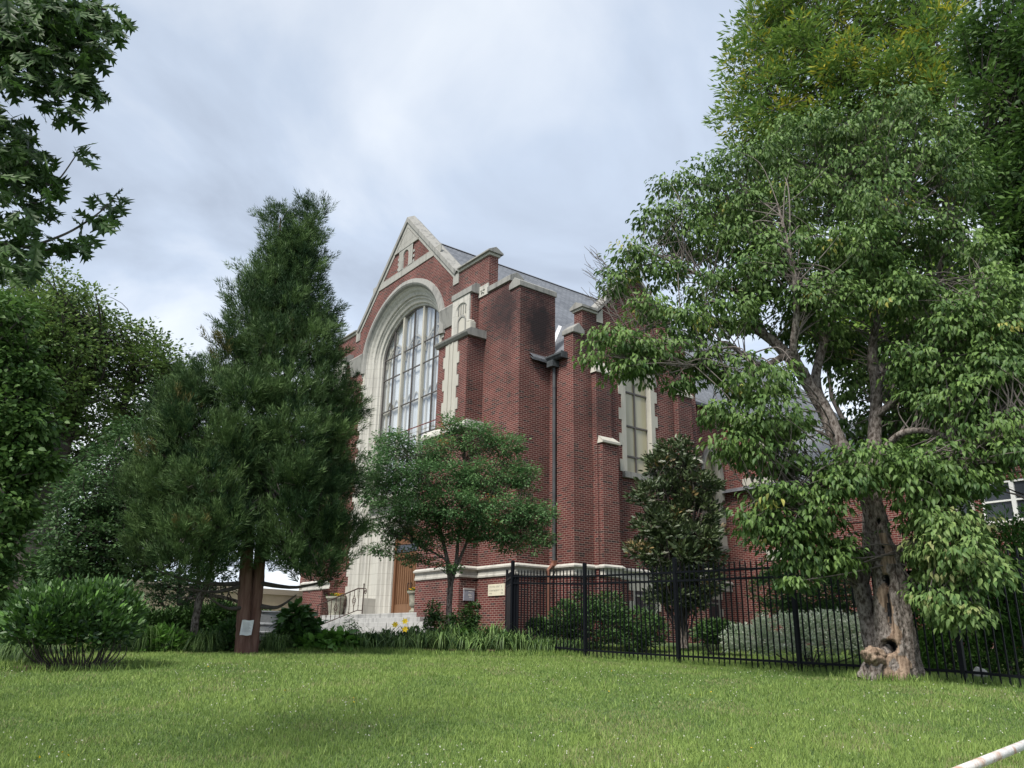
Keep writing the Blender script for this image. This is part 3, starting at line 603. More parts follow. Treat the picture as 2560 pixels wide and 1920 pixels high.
# ---- transept
TW, TE = 1.28, 7.3; TC = 4.27
m = CB()
w_c, w_h = 4.24, .62
wall_with_hole(m, [(TW, BASE), (TW, 9.75), (1.70, 9.75), (1.70, 10.66), (2.34, 10.66), (TC, 12.62), (6.2, 10.66), (6.84, 10.66), (6.84, 9.75), (TE, 9.75), (TE, BASE)],
               [(w_c-w_h, 5.4)]+arch(w_h, 8.55, 9.40, 12, w_c, 1.45)+[(w_c+w_h, 5.4)], -1.2, 'R')
m.sface([(-1.2, TW, BASE), (-.75, TW, BASE), (-.75, TW, 9.75), (-1.2, TW, 9.75)])
m.sface([(-.75, TW, BASE), (-.02, TW, BASE), (-.02, TW, 9.02), (-.75, TW, 9.02)])
m.sface([(-.75, TW, 9.0), (-.75, 1.7, 9.0), (-.75, 1.7, 9.75), (-.75, TW, 9.75)])
m.sface([(-1.2, 1.7, 9.7), (-.8, 1.7, 9.7), (-.8, 1.7, 10.66), (-1.2, 1.7, 10.66)])
m.sface([(-.8, 1.7, 9.0), (-.8, 2.34, 9.0), (-.8, TC, 12.62), (-.8, 2.34, 10.66), (-.8, 1.7, 10.66)]); m.sface([(-.8, 6.84, 9.0), (-.8, TC, 12.62), (-.8, 6.84, 10.66)])
m.sface([(-1.2, TE, BASE), (0.2, TE, BASE), (0.2, TE, 9.0), (-1.2, TE, 9.75)]); m.sface([(-1.2, 6.84, 9.7), (-.8, 6.84, 9.7), (-.8, 6.84, 10.66), (-1.2, 6.84, 10.66)])
m.build('transept_wall', M['brick'], ch)
for t0, t1, tl in ((2.08, 2.78, 0), (6.06, 6.84, 1)):
    m = CB(); m.sbox(-1.203, -1.42, t0, t1-.04, BASE, 8.5); m.sbox(-1.203, -1.60, t0+.06, t1+.06, BASE, 6.1); m.build('buttress', M['brick'], ch)
    m = CB()
    def wedge(s0, a, b, z0, z1, lip=.05):
        m.sface([(s0, a-lip, z0), (s0, b+lip, z0), (s0, b+lip, z0+.07), (s0, a-lip, z0+.07)])
        m.sface([(s0, a-lip, z0+.07), (s0, b+lip, z0+.07), (-1.205, b-.05, z1), (-1.205, a+.05, z1)])
        m.sface([(s0, a-lip, z0), (s0, a-lip, z0+.07), (-1.205, a+.05, z1), (-1.205, a-lip, z0)]); m.sface([(s0, b+lip, z0), (-1.205, b+lip, z0), (-1.205, b-.05, z1), (s0, b+lip, z0+.07)])
        m.sface([(s0, a-lip, z0), (-1.205, a-lip, z0), (-1.205, b+lip, z0), (s0, b+lip, z0)])
    wedge(-1.48, t0, t1-.04, 8.5, 8.98); m.build('weathering', M['stone_plain'], ch); m = CB(); wedge(-1.68, t0+.06, t1+.06, 6.1, 6.52)
    m.build('weathering', M['stone_plain'], ch)
for a, b, z0 in ((TW-.06, 1.74, 9.75), (6.80, TE+.06, 9.75)):
    m = CB(); m.rprism([(a, z0), (a, z0+.16), ((a+b)/2, z0+.38), (b, z0+.16), (b, z0)], -1.28, -.70); m.build('coping', M['stone_grey'], ch, bevel=.03)
for sg in (0, 1):
    f = (lambda a: a) if not sg else (lambda a: 2*TC-a)
    m = CB(); m.rprism([(f(1.64), 10.66), (f(1.64), 10.74), (f(2.36), 10.74), (f(2.36), 10.66)], -1.26, -.76); m.rprism([(f(2.34), 10.40), (f(2.34), 10.66), (f(2.62), 10.94), (f(2.62), 10.40)], -1.235, -1.204); m.build('shoulder_band', M['stone_plain'], ch)
    m = CB(); m.sface([(-1.33, f(1.58), 10.74), (-1.33, f(2.3), 10.74), (-1.33, f(2.3), 10.82), (-1.33, f(1.58), 10.82)]); m.sface([(-1.33, f(1.58), 10.82), (-1.33, f(2.3), 10.82), (-1.0, f(2.3), 10.98), (-1.0, f(1.58), 10.98)])
    m.sface([(-.7, f(1.58), 10.82), (-.7, f(2.3), 10.82), (-1.0, f(2.3), 10.98), (-1.0, f(1.58), 10.98)]); m.sface([(-1.33, f(1.58), 10.74), (-1.33, f(1.58), 10.82), (-1.0, f(1.58), 10.98), (-.7, f(1.58), 10.82), (-.7, f(1.58), 10.74)]); m.sface([(-1.33, f(1.58), 10.74), (-.7, f(1.58), 10.74), (-.7, f(2.3), 10.74), (-1.33, f(2.3), 10.74)])
    sec = [(-1.32, -.12), (-1.32, -.0), (-1.0, .13), (-.68, .0), (-.68, -.12)]
    A_ = [(s_, f(2.30), 10.86+h*1.2) for s_, h in sec]; B_ = [(s_, TC, 12.83+h*1.4) for s_, h in sec]
    for i in range(5): m.sface([A_[i], A_[(i+1) % 5], B_[(i+1) % 5], B_[i]])
    m.sface(A_); m.build('coping', M['stone_grey'], ch)
# transept window
def side_window(c, h, sill, spring, crown_, s0, bars, zs, wide=.30, p=1.45, glass='amber', depth=.2):
    root = CB(); root.sface([(s0+depth, p_[0], p_[1]) for p_ in [(c-h, sill)]+arch(h, spring, crown_, 12, c, p)+[(c+h, sill)]]); wo = root.build('window', M[glass], ch)
    q = CB(); lp = []
    outer = [(c-h-wide*.62, sill)]+arch(h+wide*.62, spring, crown_+wide*.62, 12, c, p)+[(c+h+wide*.62, sill)]
    inner = [(c-h, sill)]+arch(h, spring, crown_, 12, c, p)+[(c+h, sill)]
    for i in range(len(outer)-1):
        a, b, c_, d_ = outer[i], outer[i+1], inner[i+1], inner[i]
        q.sface([(s0-.03, a[0], a[1]), (s0-.03, b[0], b[1]), (s0-.03, c_[0], c_[1]), (s0-.03, d_[0], d_[1])])
        q.sface([(s0-.03, a[0], a[1]), (s0-.03, b[0], b[1]), (s0-.002, b[0], b[1]), (s0-.002, a[0], a[1])])
        q.sface([(s0-.03, d_[0], d_[1]), (s0-.03, c_[0], c_[1]), (s0+depth+.02, c_[0]*.97+c*.03, c_[1]), (s0+depth+.02, d_[0]*.97+c*.03, d_[1])])
    z = sill; k_ = 0
    while z < spring-.4:
        if k_ % 2 == 0:
            for sg in (-1, 1): a = c+sg*(h+wide*.62+.003); q.box(-(s0-.028), -(s0-.003), min(a, a+sg*.13), max(a, a+sg*.13), z, z+.40)
        z += .44; k_ += 1
    q.build('frame', M['stone_plain'], wo)
    q = CB()
    if bars: q.sbox(s0+depth-.05, s0+depth-.01, c-.025, c+.025, sill, crown_-.03)
    for z in zs: q.sbox(s0+depth-.048, s0+depth-.012, c-h, c+h, z-.028, z+.028)
    for i in range(len(inner)-1):
        a, b = inner[i], inner[i+1]; k2 = lambda p_: (p_[0]*.95+c*.05, p_[1]-.02)
        q.sface([(s0+depth-.03, *a), (s0+depth-.03, *b), (s0+depth-.03, *k2(b)), (s0+depth-.03, *k2(a))])
    q.build('glazing_bar', M['bar'], wo)
    q = CB(); q.box(-(s0-.12), -(s0+depth), c-h-.2, c+h+.2, sill-.2, sill-.0); q.build('sill', M['stone_grey'], wo)
    # hood
    q = CB(); oh = arch(h+wide*.62+.09, spring+.05, crown_+wide*.62+.12, 12, c, p); ih = arch(h+wide*.62+.0, spring+.05, crown_+wide*.62+.02, 12, c, p)
    for i in range(len(oh)-1): q.sface([(s0-.1, *oh[i]), (s0-.1, *oh[i+1]), (s0-.1, *ih[i+1]), (s0-.1, *ih[i])]); q.sface([(s0-.1, *oh[i]), (s0-.1, *oh[i+1]), (s0, *oh[i+1]), (s0, *oh[i])]); q.sface([(s0-.1, *ih[i]), (s0-.1, *ih[i+1]), (s0-.03, *ih[i+1]), (s0-.03, *ih[i])])
    q.build('hood_mould', M['stone_grey'], wo)
    return wo
side_window(4.24, .62, 5.4, 8.55, 9.40, -1.2, True, (6.0, 7.05, 8.25))
side_window(9.45, .42, 3.6, 6.1, 7.2, 0.0, False, (4.6, 5.6), .24)
# basement windows
for c_, s_ in ((4.28, -1.2), (8.95, 0.0)):
    q = CB(); q.box(-(s_-.02), -(s_-.002), c_-.72, c_+.72, 1.62, 1.95); q.box(-(s_-.02), -(s_-.002), c_-.72, c_-.53, 1.02, 1.3); q.box(-(s_-.02), -(s_-.002), c_+.53, c_+.72, 1.02, 1.3)
    bwn = q.build('basement_window', M['stone_plain'], ch)
    q = CB(); q.box(-(s_-.03), -(s_-.004), c_-.53, c_-.47, .95, 1.62); q.box(-(s_-.03), -(s_-.004), c_+.47, c_+.53, .95, 1.62); q.box(-(s_-.03), -(s_-.004), c_-.47, c_+.47, 1.44, 1.5); q.box(-(s_-.03), -(s_-.004), c_-.03, c_+.03, .95, 1.44); q.build('frame', M['stone_grey'], bwn)
    q = CB(); q.box(-(s_-.012), -(s_-.003), c_-.47, c_+.47, .95, 1.62); q.build('pane', M['pane'], bwn)
# nave side wall
m = CB(); wall_with_hole(m, [(TE, BASE), (TE, 9.1), (24, 9.1), (24, BASE)], [(9.03, 3.6)]+arch(.42, 6.1, 7.2, 12, 9.45, 1.45)+[(9.87, 3.6)], 0.0, 'R')
m.fprism([(0, BASE), (0, 9.1), (8, 16.7), (16, 9.1), (16, BASE)], 23.6, 24)
m.sface([(16, .4, BASE), (16, 24, BASE), (16, 24, 9.1), (16, .4, 9.1)]); m.build('side_wall', M['brick2'], ch)
# roofs
KR = (16.86-9.05)/8.13
m = CB(); e_s = -.18; ez = 16.86-KR*(8-e_s)
for f in ((lambda a: a), (lambda a: 16-a)):
    m.sface([(f(e_s), .42, ez), (f(e_s), 24.3, ez), (8, 24.3, 16.86), (8, .42, 16.86)]); m.sface([(f(e_s), .42, ez-.1), (f(e_s), 24.3, ez-.1), (8, 24.3, 16.76), (8, .42, 16.76)])
m.sface([(e_s, .42, ez-.1), (e_s, 24.3, ez-.1), (e_s, 24.3, ez), (e_s, .42, ez)]); m.sface([(e_s, 24.3, ez), (8, 24.3, 16.86), (8, 24.3, 16.76), (e_s, 24.3, ez-.1)])
m.sface([(8-.12, .5, 16.80), (8-.12, 24.2, 16.80), (8, 24.2, 16.90), (8, .5, 16.90)]); m.sface([(8.12, .5, 16.80), (8.12, 24.2, 16.80), (8, 24.2, 16.90), (8, .5, 16.90)])
m.build('roof', M['slate'], ch)
m = CB(); zr = 11.93; ze = 9.05; tv = 8-(16.86-ze)/KR; tr = 8-(16.86-zr)/KR
m.sface([(-.79, 1.12, ze), (tv, 1.12, ze), (tr+.02, TC, zr+.02), (-.79, TC, zr)]); m.sface([(-.79, 7.42, ze), (tv, 7.42, ze), (tr+.02, TC, zr+.02), (-.79, TC, zr)])
m.build('roof', M['slate'], ch)
m = CB(); m.sface([(tv-.02, 1.12, ze+.03), (tv+.16, 1.12, ze+.16), (tr+.12, TC, zr+.14), (tr-.08, TC, zr+.03)]); m.build('valley_flashing', M['flash'], ch)
# gutters, downspouts
m = CB()
for k_ in range(7):
    a0, a1 = math.pi*(1+k_/7), math.pi*(1+(k_+1)/7)
    p0, p1 = (1.12+.13*math.cos(a0), ze+.02+.16*math.sin(a0)), (1.12+.13*math.cos(a1), ze+.02+.16*math.sin(a1))
    m.sface([(-.93, *p0), (.02, *p0), (.02, *p1), (-.93, *p1)])
m.sbox(-.94, .02, .97, 1.0, ze-.02, ze+.04); m.sbox(-.95, -.92, .99, 1.26, ze-.14, ze+.08)
m.sbox(-.52, -.22, .98, 1.27, ze-.34, ze-.13); m.build('gutter', M['lead'], ch)
m = CB(); m.sbox(e_s-.12, e_s+.02, TE+.1, 10.2, ez-.14, ez-.02); m.sbox(e_s-.12, e_s+.02, 10.2, 24, ez-.14, ez-.02); m.build('gutter', M['lead'], ch)
m = CB(); m.stube([(-.37, 1.18, ze-.3), (-.37, 1.18, 2.42)], .055, 10)
for z_ in (4.2, 6.2, 8.0): m.stube([(-.37, 1.18, z_), (-.37, 1.18, z_+.05)], .068, 10)
m.build('downspout', M['pipe'], ch, smooth=False)
m = CB(); m.sbox(-.31, -.43, 1.12, 1.24, 2.25, 2.42); m.stube([(-.37, 1.18, 2.34), (-.30, 1.0, 2.12), (-.30, 1.0, .0)], .062, 8); m.build('downspout_shoe', M['copper'], ch)
# belt course swept round the plan
def sweep(mb, path, prof):
    """path (s,t) seen with the outside on its right hand when walking; prof (out, z)"""
    P = [np.array(p, float) for p in path]; nr = []
    for i in range(len(P)-1): d_ = P[i+1]-P[i]; d_ /= np.linalg.norm(d_); nr.append(np.array([d_[1], -d_[0]]))
    def off(i, o_):
        if i == 0: return P[0]+nr[0]*o_
        if i == len(P)-1: return P[-1]+nr[-1]*o_
        a, b = nr[i-1], nr[i]; return P[i]+(a+b)*o_/(1+a@b)
    for (o0, z0), (o1, z1) in zip(prof, prof[1:]):
        for i in range(len(P)-1):
            a, b, c_, d_ = off(i, o0), off(i+1, o0), off(i+1, o1), off(i, o1)
            mb.sface([(a[0], a[1], z0), (b[0], b[1], z0), (c_[0], c_[1], z1), (d_[0], d_[1], z1)])
BP = [(.0, 1.93), (.045, 1.94), (.05, 1.99), (.03, 2.02), (.03, 2.14), (.05, 2.17), (.11, 2.19), (.115, 2.235), (.03, 2.30), (-.003, 2.30)]
path = [(4.69, -.7), (2.03, -.7), (2.03, 0), (0, 0), (0, TW), (-1.2, TW), (-1.2, 2.14), (-1.6, 2.14), (-1.6, 2.84), (-1.2, 2.84), (-1.2, 6.12), (-1.6, 6.12), (-1.6, 6.9), (-1.2, 6.9), (-1.2, TE), (0, TE), (0, 10.25)]
cen = np.array([5, 6.])
_d = np.array(path[1])-np.array(path[0]); _n = np.array([_d[1], -_d[0]])
sgn = 1 if _n[1] < 0 else -1
m = CB(); sweep(m, path, [(sgn*o_, z_) for o_, z_ in BP]); m.build('belt_course', M['stone'], ch)
m = CB(); sweep(m, [(16-a, b) for a, b in path[:4]], [(-sgn*o_, z_) for o_, z_ in BP]); m.build('belt_course', M['stone'], ch)
# plaque with worn lettering, steps
m = CB(); m.sbox(.53, 1.39, -.03, -.002, 1.36, 1.71); pq = m.build('plaque', M['plaque'], ch)
m = CB(); rl = random.Random(3)
for row, (z0, h_) in enumerate(((1.60, .055), (1.49, .05), (1.405, .04))):
    s_ = 1.32
    while s_ > .62:
        wv = rl.choice((.03, .035, .045))
        if not (row == 2 and .75 < s_ < 1.2) and rl.random() < .9:
            m.sbox(s_, s_-.008, -.033, -.0302, z0, z0+h_)
            if rl.random() < .7: m.sbox(s_-.008, s_-wv+.006, -.033, -.0302, z0+h_-.008, z0+h_)
            if rl.random() < .5: m.sbox(s_-.008, s_-wv+.006, -.033, -.0302, z0+h_*.45, z0+h_*.45+.008)
            if rl.random() < .4: m.sbox(s_-wv+.012, s_-wv+.004, -.033, -.0302, z0, z0+h_)
        s_ -= wv+.012
m.build('lettering', M['urn'], pq)
m = CB()
for k_ in range(6):
    zt = .9-k_*.165; m.sbox(max(1.6, 4.50-.78*k_), 11.95+.3*k_, -.72-.34*k_, 1.25 if k_ == 0 else -.722-.34*(k_-1), zt-.8, zt)
m.build('steps', M['step'], ch, bevel=.012)
# ================================================================== OTHER BUILDINGS
ph = empty('brick_building', 'long red brick wing with white sash windows behind the big dogwood', 'building', C0, BRZ)
PT = 10.25
m = CB(); wall_with_hole(m, [(-.003, BASE), (-.003, 8.2), (-1.2, 8.2), (-2.6, 6.2), (-2.6, 5.6), (-15, 5.6), (-15, BASE)], [(-9.25, 3.55), (-9.25, 4.75), (-10.95, 4.75), (-10.95, 3.55)], PT)
m.sface([(-.003, PT, 8.2), (-1.2, PT, 8.2), (-1.2, 16, 8.2), (-.003, 16, 8.2)])
m.sface([(-15, PT, BASE), (-15, 18, BASE), (-15, 18, 5.6), (-15, PT, 5.6)]); m.build('wall', M['brick2'], ph)
m = CB(); m.sface([(-.01, PT-.25, 5.62), (-15.3, PT-.25, 5.62), (-15.3, 14.2, 8.6), (-.01, 14.2, 8.6)]); m.sface([(-.01, 18, 5.6), (-15.3, 18, 5.6), (-15.3, 14.2, 8.6), (-.01, 14.2, 8.6)]); m.sbox(-2.7, -15.3, PT-.30, PT-.22, 5.48, 5.61); m.build('roof', M['slate'], ph)
m = CB(); m.sface([(-1.1, PT-.03, 8.3), (-1.25, PT-.03, 8.0), (-2.7, PT-.03, 6.0), (-2.7, PT-.03, 6.3)]); m.build('coping', M['stone_plain'], ph); m = CB(); m.sbox(-.85, -2.3, PT-.03, PT-.002, 5.8, 6.1); m.build('stone_trim', M['stone_plain'], ph); m = CB(); m.sbox(-.6, -1.3, PT-.2, PT-.002, 8.2, 8.6); m.build('stone_trim', M['stone_plain'], ph); m = CB(); m.sbox(-1.67, -3.0, PT-.035, PT-.002, 2.98, 3.35)
m.build('lintel', M['stone_plain'], ph)
m = CB(); m.sbox(-9.25, -10.95, PT+.02, PT+.10, 3.55, 3.62); m.sbox(-9.25, -10.95, PT+.02, PT+.10, 4.68, 4.75)
for a in (-9.25, -10.06, -10.89): m.sbox(a, a-.07-(.05 if a == -10.06 else 0), PT+.015, PT+.105, 3.55, 4.75)
m.sbox(-9.3, -10.9, PT+.025, PT+.08, 4.14, 4.19); wnd = m.build('window', M['white'], ph)
m = CB(); m.sbox(-9.3, -10.9, PT+.085, PT+.09, 3.6, 4.7); m.build('pane', M['pane'], wnd)
m = CB(); m.sbox(-9.15, -11.05, PT-.08, PT+.05, 3.44, 3.547); m.build('sill', M['stone_plain'], wnd)
for c_, h_ in ((-8.75, .2), (-7.75, .18)):
    q = CB(); z0 = 3.55
    ra, rb = [(c_+h_+.1, z0)]+[(c_-(p_[0]-0), p_[1]) for p_ in arch(h_+.1, 4.5, 4.85, 10, 0, 1.7)]+[(c_-h_-.1, z0)], [(c_+h_, z0)]+[(c_-(p_[0]), p_[1]) for p_ in arch(h_, 4.5, 4.75, 10, 0, 1.7)]+[(c_-h_, z0)]
    loft(q, [(ra, PT-.03), (rb, PT-.03), (rb, PT-.004)]); q.sbox(c_-h_-.12, c_+h_+.12, PT-.08, PT-.004, z0-.1, z0); wo_ = q.build('window', M['stone_plain'], ph)
    q = CB(); q.sface([(a, PT-.012, b) for a, b in rb]); q.build('pane', M['pane'], wo_)
m = CB(); m.stube([(-8.3, PT-.08, 5.5), (-8.3, PT-.08, .2)], .05, 8); m.build('downspout', M['lead'], ph)
# tan stucco building far left
a, b = at(180, 1470, 33), at(905, 1500, 39.5); a[2] = b[2] = 0; dr_ = unit(b-a); ln_ = np.linalg.norm(b-a)
tb = empty('stucco_building', 'low tan stucco building with flat parapet far behind the hedge', 'building', a, math.atan2(dr_[1], dr_[0]))
m = MB(); m.box(0, ln_, 0, 6, -.6, 1.75); m.build('wall', M['cream'], tb)
m = MB(); m.box(-.1, ln_+.1, -.08, 6.1, 1.752, 1.98); m.build('parapet', mat('parapet', (.42, .37, .29), .8), tb)
pm_ = mat('pilaster', (.60, .53, .41), .8)
for k_ in range(4): x_ = ln_*(.32+.2*k_); m = MB(); m.box(x_, x_+.12, -.05, -.002, -.6, 1.75); m.build('pilaster', pm_, tb)
# ================================================================== URNS, SIGN, HANDRAIL
def flowers(name, label, c, r, n, colA, h=.16):
    V_, F_, T_ = leaves(c+np.c_[rng.normal(size=(n, 2))*r*.45, rng.random(n)*h], rng.normal(size=(n, 3))*.6+[0, 0, .5], rng.normal(size=(n, 3))+[0, 0, 1], .09*(.6+.6*rng.random(n)), T_OVAL, rng.random(n)*.8)
    o = props(npmesh(name, V_, F_, M['lf_fl'], tint=T_), label, 'flowers', 'flowers planted in the stone urns')
    n2 = n//4; P = c+np.c_[rng.normal(size=(n2, 2))*r*.45, h*.6+rng.random(n2)*h*.7]
    PP = np.repeat(P, 5, 0); an = np.tile(np.arange(5)*2*math.pi/5, n2)
    A = np.c_[np.cos(an), np.sin(an), np.full(len(an), .3)]
    V_, F_, T_ = leaves(PP, A, np.tile([0, 0, 1.], (len(PP), 1))+rng.normal(size=(len(PP), 3))*.3, np.full(len(PP), .055), T_OVAL, rng.random(len(PP)))
    npmesh('blossom', V_, F_, M[colA], o, tint=T_); return o
M['lf_fl'] = leafmat('flower_foliage', (.02, .07, .015), (.05, .13, .03))
M['yellow'] = leafmat('yellow_petals', (.80, .38, .01), (.88, .60, .02), trans=.2, hi=.7, lg=False)
M['yellow2'] = leafmat('lily_petals', (.88, .56, .01), (.92, .68, .03), trans=.2, hi=.7, lg=False)
M['purple'] = leafmat('purple_petals', (.08, .04, .22), (.2, .12, .5), trans=.3, lg=False)
M['whitep'] = leafmat('white_petals', (.75, .73, .62), (.85, .84, .78), trans=.3, lg=False)
def W3(s, t, z): return W(s, t, z)
uc = W(11.42, -.33, .9); ur = W(5.15, -.42, .9)
m = MB(); m.lathe([(.0, 0), (.27, 0), (.28, .05), (.27, .07), (.31, .30), (.36, .60), (.38, .64), (.43, .67), (.43, .74), (.37, .74), (.34, .66), (0, .66)], (0, 0, 0), 28)
o = m.build('urn', M['urn']); o.location = uc; props(o, 'wide pale stone planter left of the church door behind the iron handrail', 'planter', 'stone planters at the church door')
flowers('flower_clump', 'yellow and purple flowers in the wide planter left of the church door', uc+[0, 0, .66], .28, 150, 'yellow')
m = MB(); m.lathe([(.0, 0), (.17, 0), (.18, .06), (.12, .10), (.10, .16), (.17, .24), (.19, .5), (.21, .62), (.27, .66), (.28, .72), (.22, .72), (.2, .64), (0, .64)], (0, 0, 0), 28)
o = m.build('urn', M['urn']); o.location = ur; props(o, 'slim weathered stone urn at the right foot of the wooden church door', 'planter', 'stone planters at the church door')
flowers('flower_clump', 'yellow flowers in the slim urn right of the wooden door', ur+[0, 0, .64], .18, 90, 'yellow')
# cabinet sign on the side of the brick pier
q = at(1157, 1490, 27); sg_ = empty('wall_sign', 'small blue grey notice board hung on the brick pier beside the slender tree', 'sign', W(2.03, -.53, 0), BRZ)
m = MB(); m.box(.003, .05, 0, .40, 1.22, 1.55); m.build('board', M['sign'], sg_, bevel=.004)
m = MB(); m.box(.003, .06, -.01, .41, 1.552, 1.60); m.build('cap', M['signtop'], sg_)
m = MB()
for y0, y1, z_ in ((.16, .32, 1.49), (.17, .26, 1.41), (.16, .29, 1.375), (.19, .31, 1.32)): m.box(.0502, .0525, y0, y1, z_, z_+.018)
m.build('lettering', M['white'], sg_)
# iron handrail
hb = at(905, 1534, 28); tt_ = None
v_ = ray(905, 1534); hb = v_*(.9/v_[2]); v2 = ray(806, 1560)
s1, t1 = st_of(hb[0], hb[1])
s1, t1 = 8.35, -.9
hr = empty('handrail', 'black wrought iron stair handrail with scrollwork balusters beside the planter', 'handrail', C0, BRZ)
HA = np.array([8.03, -.90]); HB = np.array([9.35, -2.05])          # (s,t) top and foot
def hp(k_, z): p = HA+(HB-HA)*k_; return (p[0], p[1], z)
def hz(k_): return .9+.86-.82*k_*1.0
m = CB(); m.stube([(HA[0], HA[1], .9), (HA[0], HA[1], 1.93)], .022, 8); m.stube([(HA[0], HA[1], 1.93), (HA[0], HA[1], 1.98)], .03, 8); m.build('post', M['rail_iron'], hr)
m = CB(); m.stube([hp(1, .05), hp(1, 1.18)], .02, 8); m.build('post', M['rail_iron'], hr)
m = CB(); m.stube([hp(0, 1.80), hp(.13, 1.80), hp(1.0, 1.19)], .024, 8); m.stube([hp(0, 1.02), hp(.12, 1.02), hp(1, .42)], .016, 8)
sc_ = []
for k_ in range(22):
    a_ = -math.pi/2*0+k_*.42; r_ = .11*(1-k_/26); sc_.append((HA[0]-.13-math.sin(a_)*r_, HA[1], 1.69+math.cos(a_)*r_))
m.stube([(HA[0], HA[1], 1.80)]+sc_, .014, 6); m.build('rail', M['rail_iron'], hr)
for i in range(1, 10):
    k_ = i/10; zb_, zt_ = (1.02 if k_ < .12 else .42+(1-k_)*.60/.88), (1.80 if k_ < .13 else 1.19+(1-k_)*.61/.87)
    m = CB(); zc = (zb_+zt_)/2
    if i % 2:
        m.stube([hp(k_, zb_), hp(k_, zt_)], .014, 6)
        for z_ in (zb_+.15, zt_-.12): m.stube([hp(k_, z_), hp(k_, z_+.03)], .022, 6)
    else:
        m.stube([hp(k_, zb_), hp(k_, zc-.2)], .014, 6); m.stube([hp(k_, zc+.2), hp(k_, zt_)], .014, 6)
        dk = .035
        for sg in (-1, 1): m.stube([hp(k_, zc-.2), hp(k_+sg*dk, zc-.02), hp(k_+sg*dk, zc+.04), hp(k_, zc+.2)], .013, 6); m.stube([hp(k_, zc-.09), hp(k_+sg*dk*.6, zc-.02), hp(k_+sg*dk*.2, zc+.02), hp(k_+sg*dk*.6, zc+.07), hp(k_, zc+.1)], .011, 5)
    m.build('baluster', M['rail_iron'], hr)
# galvanised tank, paper notice later
tc_ = at(652, 1600, 21); tc_[2] = g(tc_[0], tc_[1])
m = MB(); m.lathe([(.0, .02), (.50, .02), (.52, .05), (.52, .17), (.545, .19), (.545, .22), (.52, .24), (.52, .36), (.545, .38), (.545, .41), (.52, .43), (.54, .66), (.57, .67), (.57, .70), (.53, .70), (.52, .6), (0, .6)], (0, 0, 0), 40)
o = m.build('stock_tank', M['zinc']); o.location = tc_; o.scale = (1.15, .9, 1); props(o, 'round galvanised metal tank used as a planter, behind the two stemmed conifer', 'planter')
# ================================================================== FENCE
p0 = np.array([1.5735, 17.027]); fd = -Fv[:2]
fe = empty('metal_fence', 'tall black steel picket fence in front of the church side', 'fence', (p0[0], p0[1], 0), math.atan2(fd[1], fd[0]))
def gz(xl): p = p0+fd*xl; return float(g(p[0], p[1]))
PS = [gz(k_*2.44) for k_ in range(-1, 7)]
for i, k_ in enumerate(range(-1, 7)):
    z = PS[i]; xl = k_*2.44; h_ = 1.93 if k_ == -1 else 1.84
    m = MB(); m.box(xl-.032, xl+.032, -.032, .032, z-.3, z+h_); m.prism([(xl-.036, z+h_), (xl+.036, z+h_), (xl+.02, z+h_+.03), (xl-.02, z+h_+.03)], 'y', -.03, .03)
    m.build('post', M['iron'], fe)
for i in range(7):
    k_ = i-1; za, zb_ = PS[i], PS[i+1]; x0 = k_*2.44
    for hgt in (.13, 1.43, 1.58):
        m = MB()
        if i == 0 and hgt < .2: st0 = .4
        else: st0 = .034
        A_ = [(x0+st0, -.018), (x0+2.44-.034, -.018), (x0+2.44-.034, .018), (x0+st0, .018)]; zz0 = za+(zb_-za)*st0/2.44
        lo_ = [(A_[0][0], -.018, zz0+hgt), (A_[1][0], -.018, zb_+hgt), (A_[1][0], .018, zb_+hgt), (A_[0][0], .018, zz0+hgt)]; hi_ = [(p_[0], p_[1], p_[2]+.036) for p_ in lo_]
        m.face(lo_); m.face(hi_)
        for a_ in range(4): b_ = (a_+1) % 4; m.face([lo_[a_], lo_[b_], hi_[b_], hi_[a_]])
        m.build('rail', M['iron'], fe)
    m = MB()
    for j in range(1, 22):
        x_ = x0+j*2.44/22; z = za+(zb_-za)*j/22; r_ = .0095
        m.box(x_-r_, x_+r_, -r_-.0, r_, z+.02, z+1.70)
        m.face([(x_-r_, -r_, z+1.70), (x_+r_, -r_, z+1.70), (x_, 0, z+1.76)]); m.face([(x_+r_, r_, z+1.70), (x_-r_, r_, z+1.70), (x_, 0, z+1.76)]); m.face([(x_-r_, r_, z+1.70), (x_-r_, -r_, z+1.70), (x_, 0, z+1.76)]); m.face([(x_+r_, -r_, z+1.70), (x_+r_, r_, z+1.70), (x_, 0, z+1.76)])
    m.build('pickets', M['iron'], fe)
m = MB(); x0 = -2.44; m.box(x0+.036, x0+.19, .012, .024, PS[0]+.1, PS[0]+1.64); m.build('latch_panel', M['iron'], fe)
# gate leaf standing open, seen nearly edge on
pg = p0-fd*2.44; v1 = at(1267, 1500, 20.25)[:2]; gd = unit(v1-pg); gate = empty('metal_gate', 'black steel gate standing open, seen nearly edge on at the end of the fence', 'gate', (pg[0], pg[1], 0), math.atan2(gd[1], gd[0]))
m = MB(); zg = float(g(pg[0], pg[1])); Lg = 1.35
m.box(.07, .12, -.025, .025, zg+.05, zg+1.78); m.box(Lg-.05, Lg, -.03, .03, zg+.05, zg+1.86); m.box(.12, Lg-.05, -.02, .02, zg+.08, zg+.13); m.box(.12, Lg-.05, -.02, .02, zg+1.42, zg+1.46); m.box(.12, Lg-.05, -.02, .02, zg+1.58, zg+1.62); m.build('gate_frame', M['iron'], gate)
m = MB()
for j in range(11): x_ = .17+j*.104; m.box(x_-.01, x_+.01, -.01, .01, zg+.1, zg+1.74)
m.box(.125, Lg-.055, .011, .014, zg+.14, zg+1.41); m.build('pickets', M['iron'], gate)
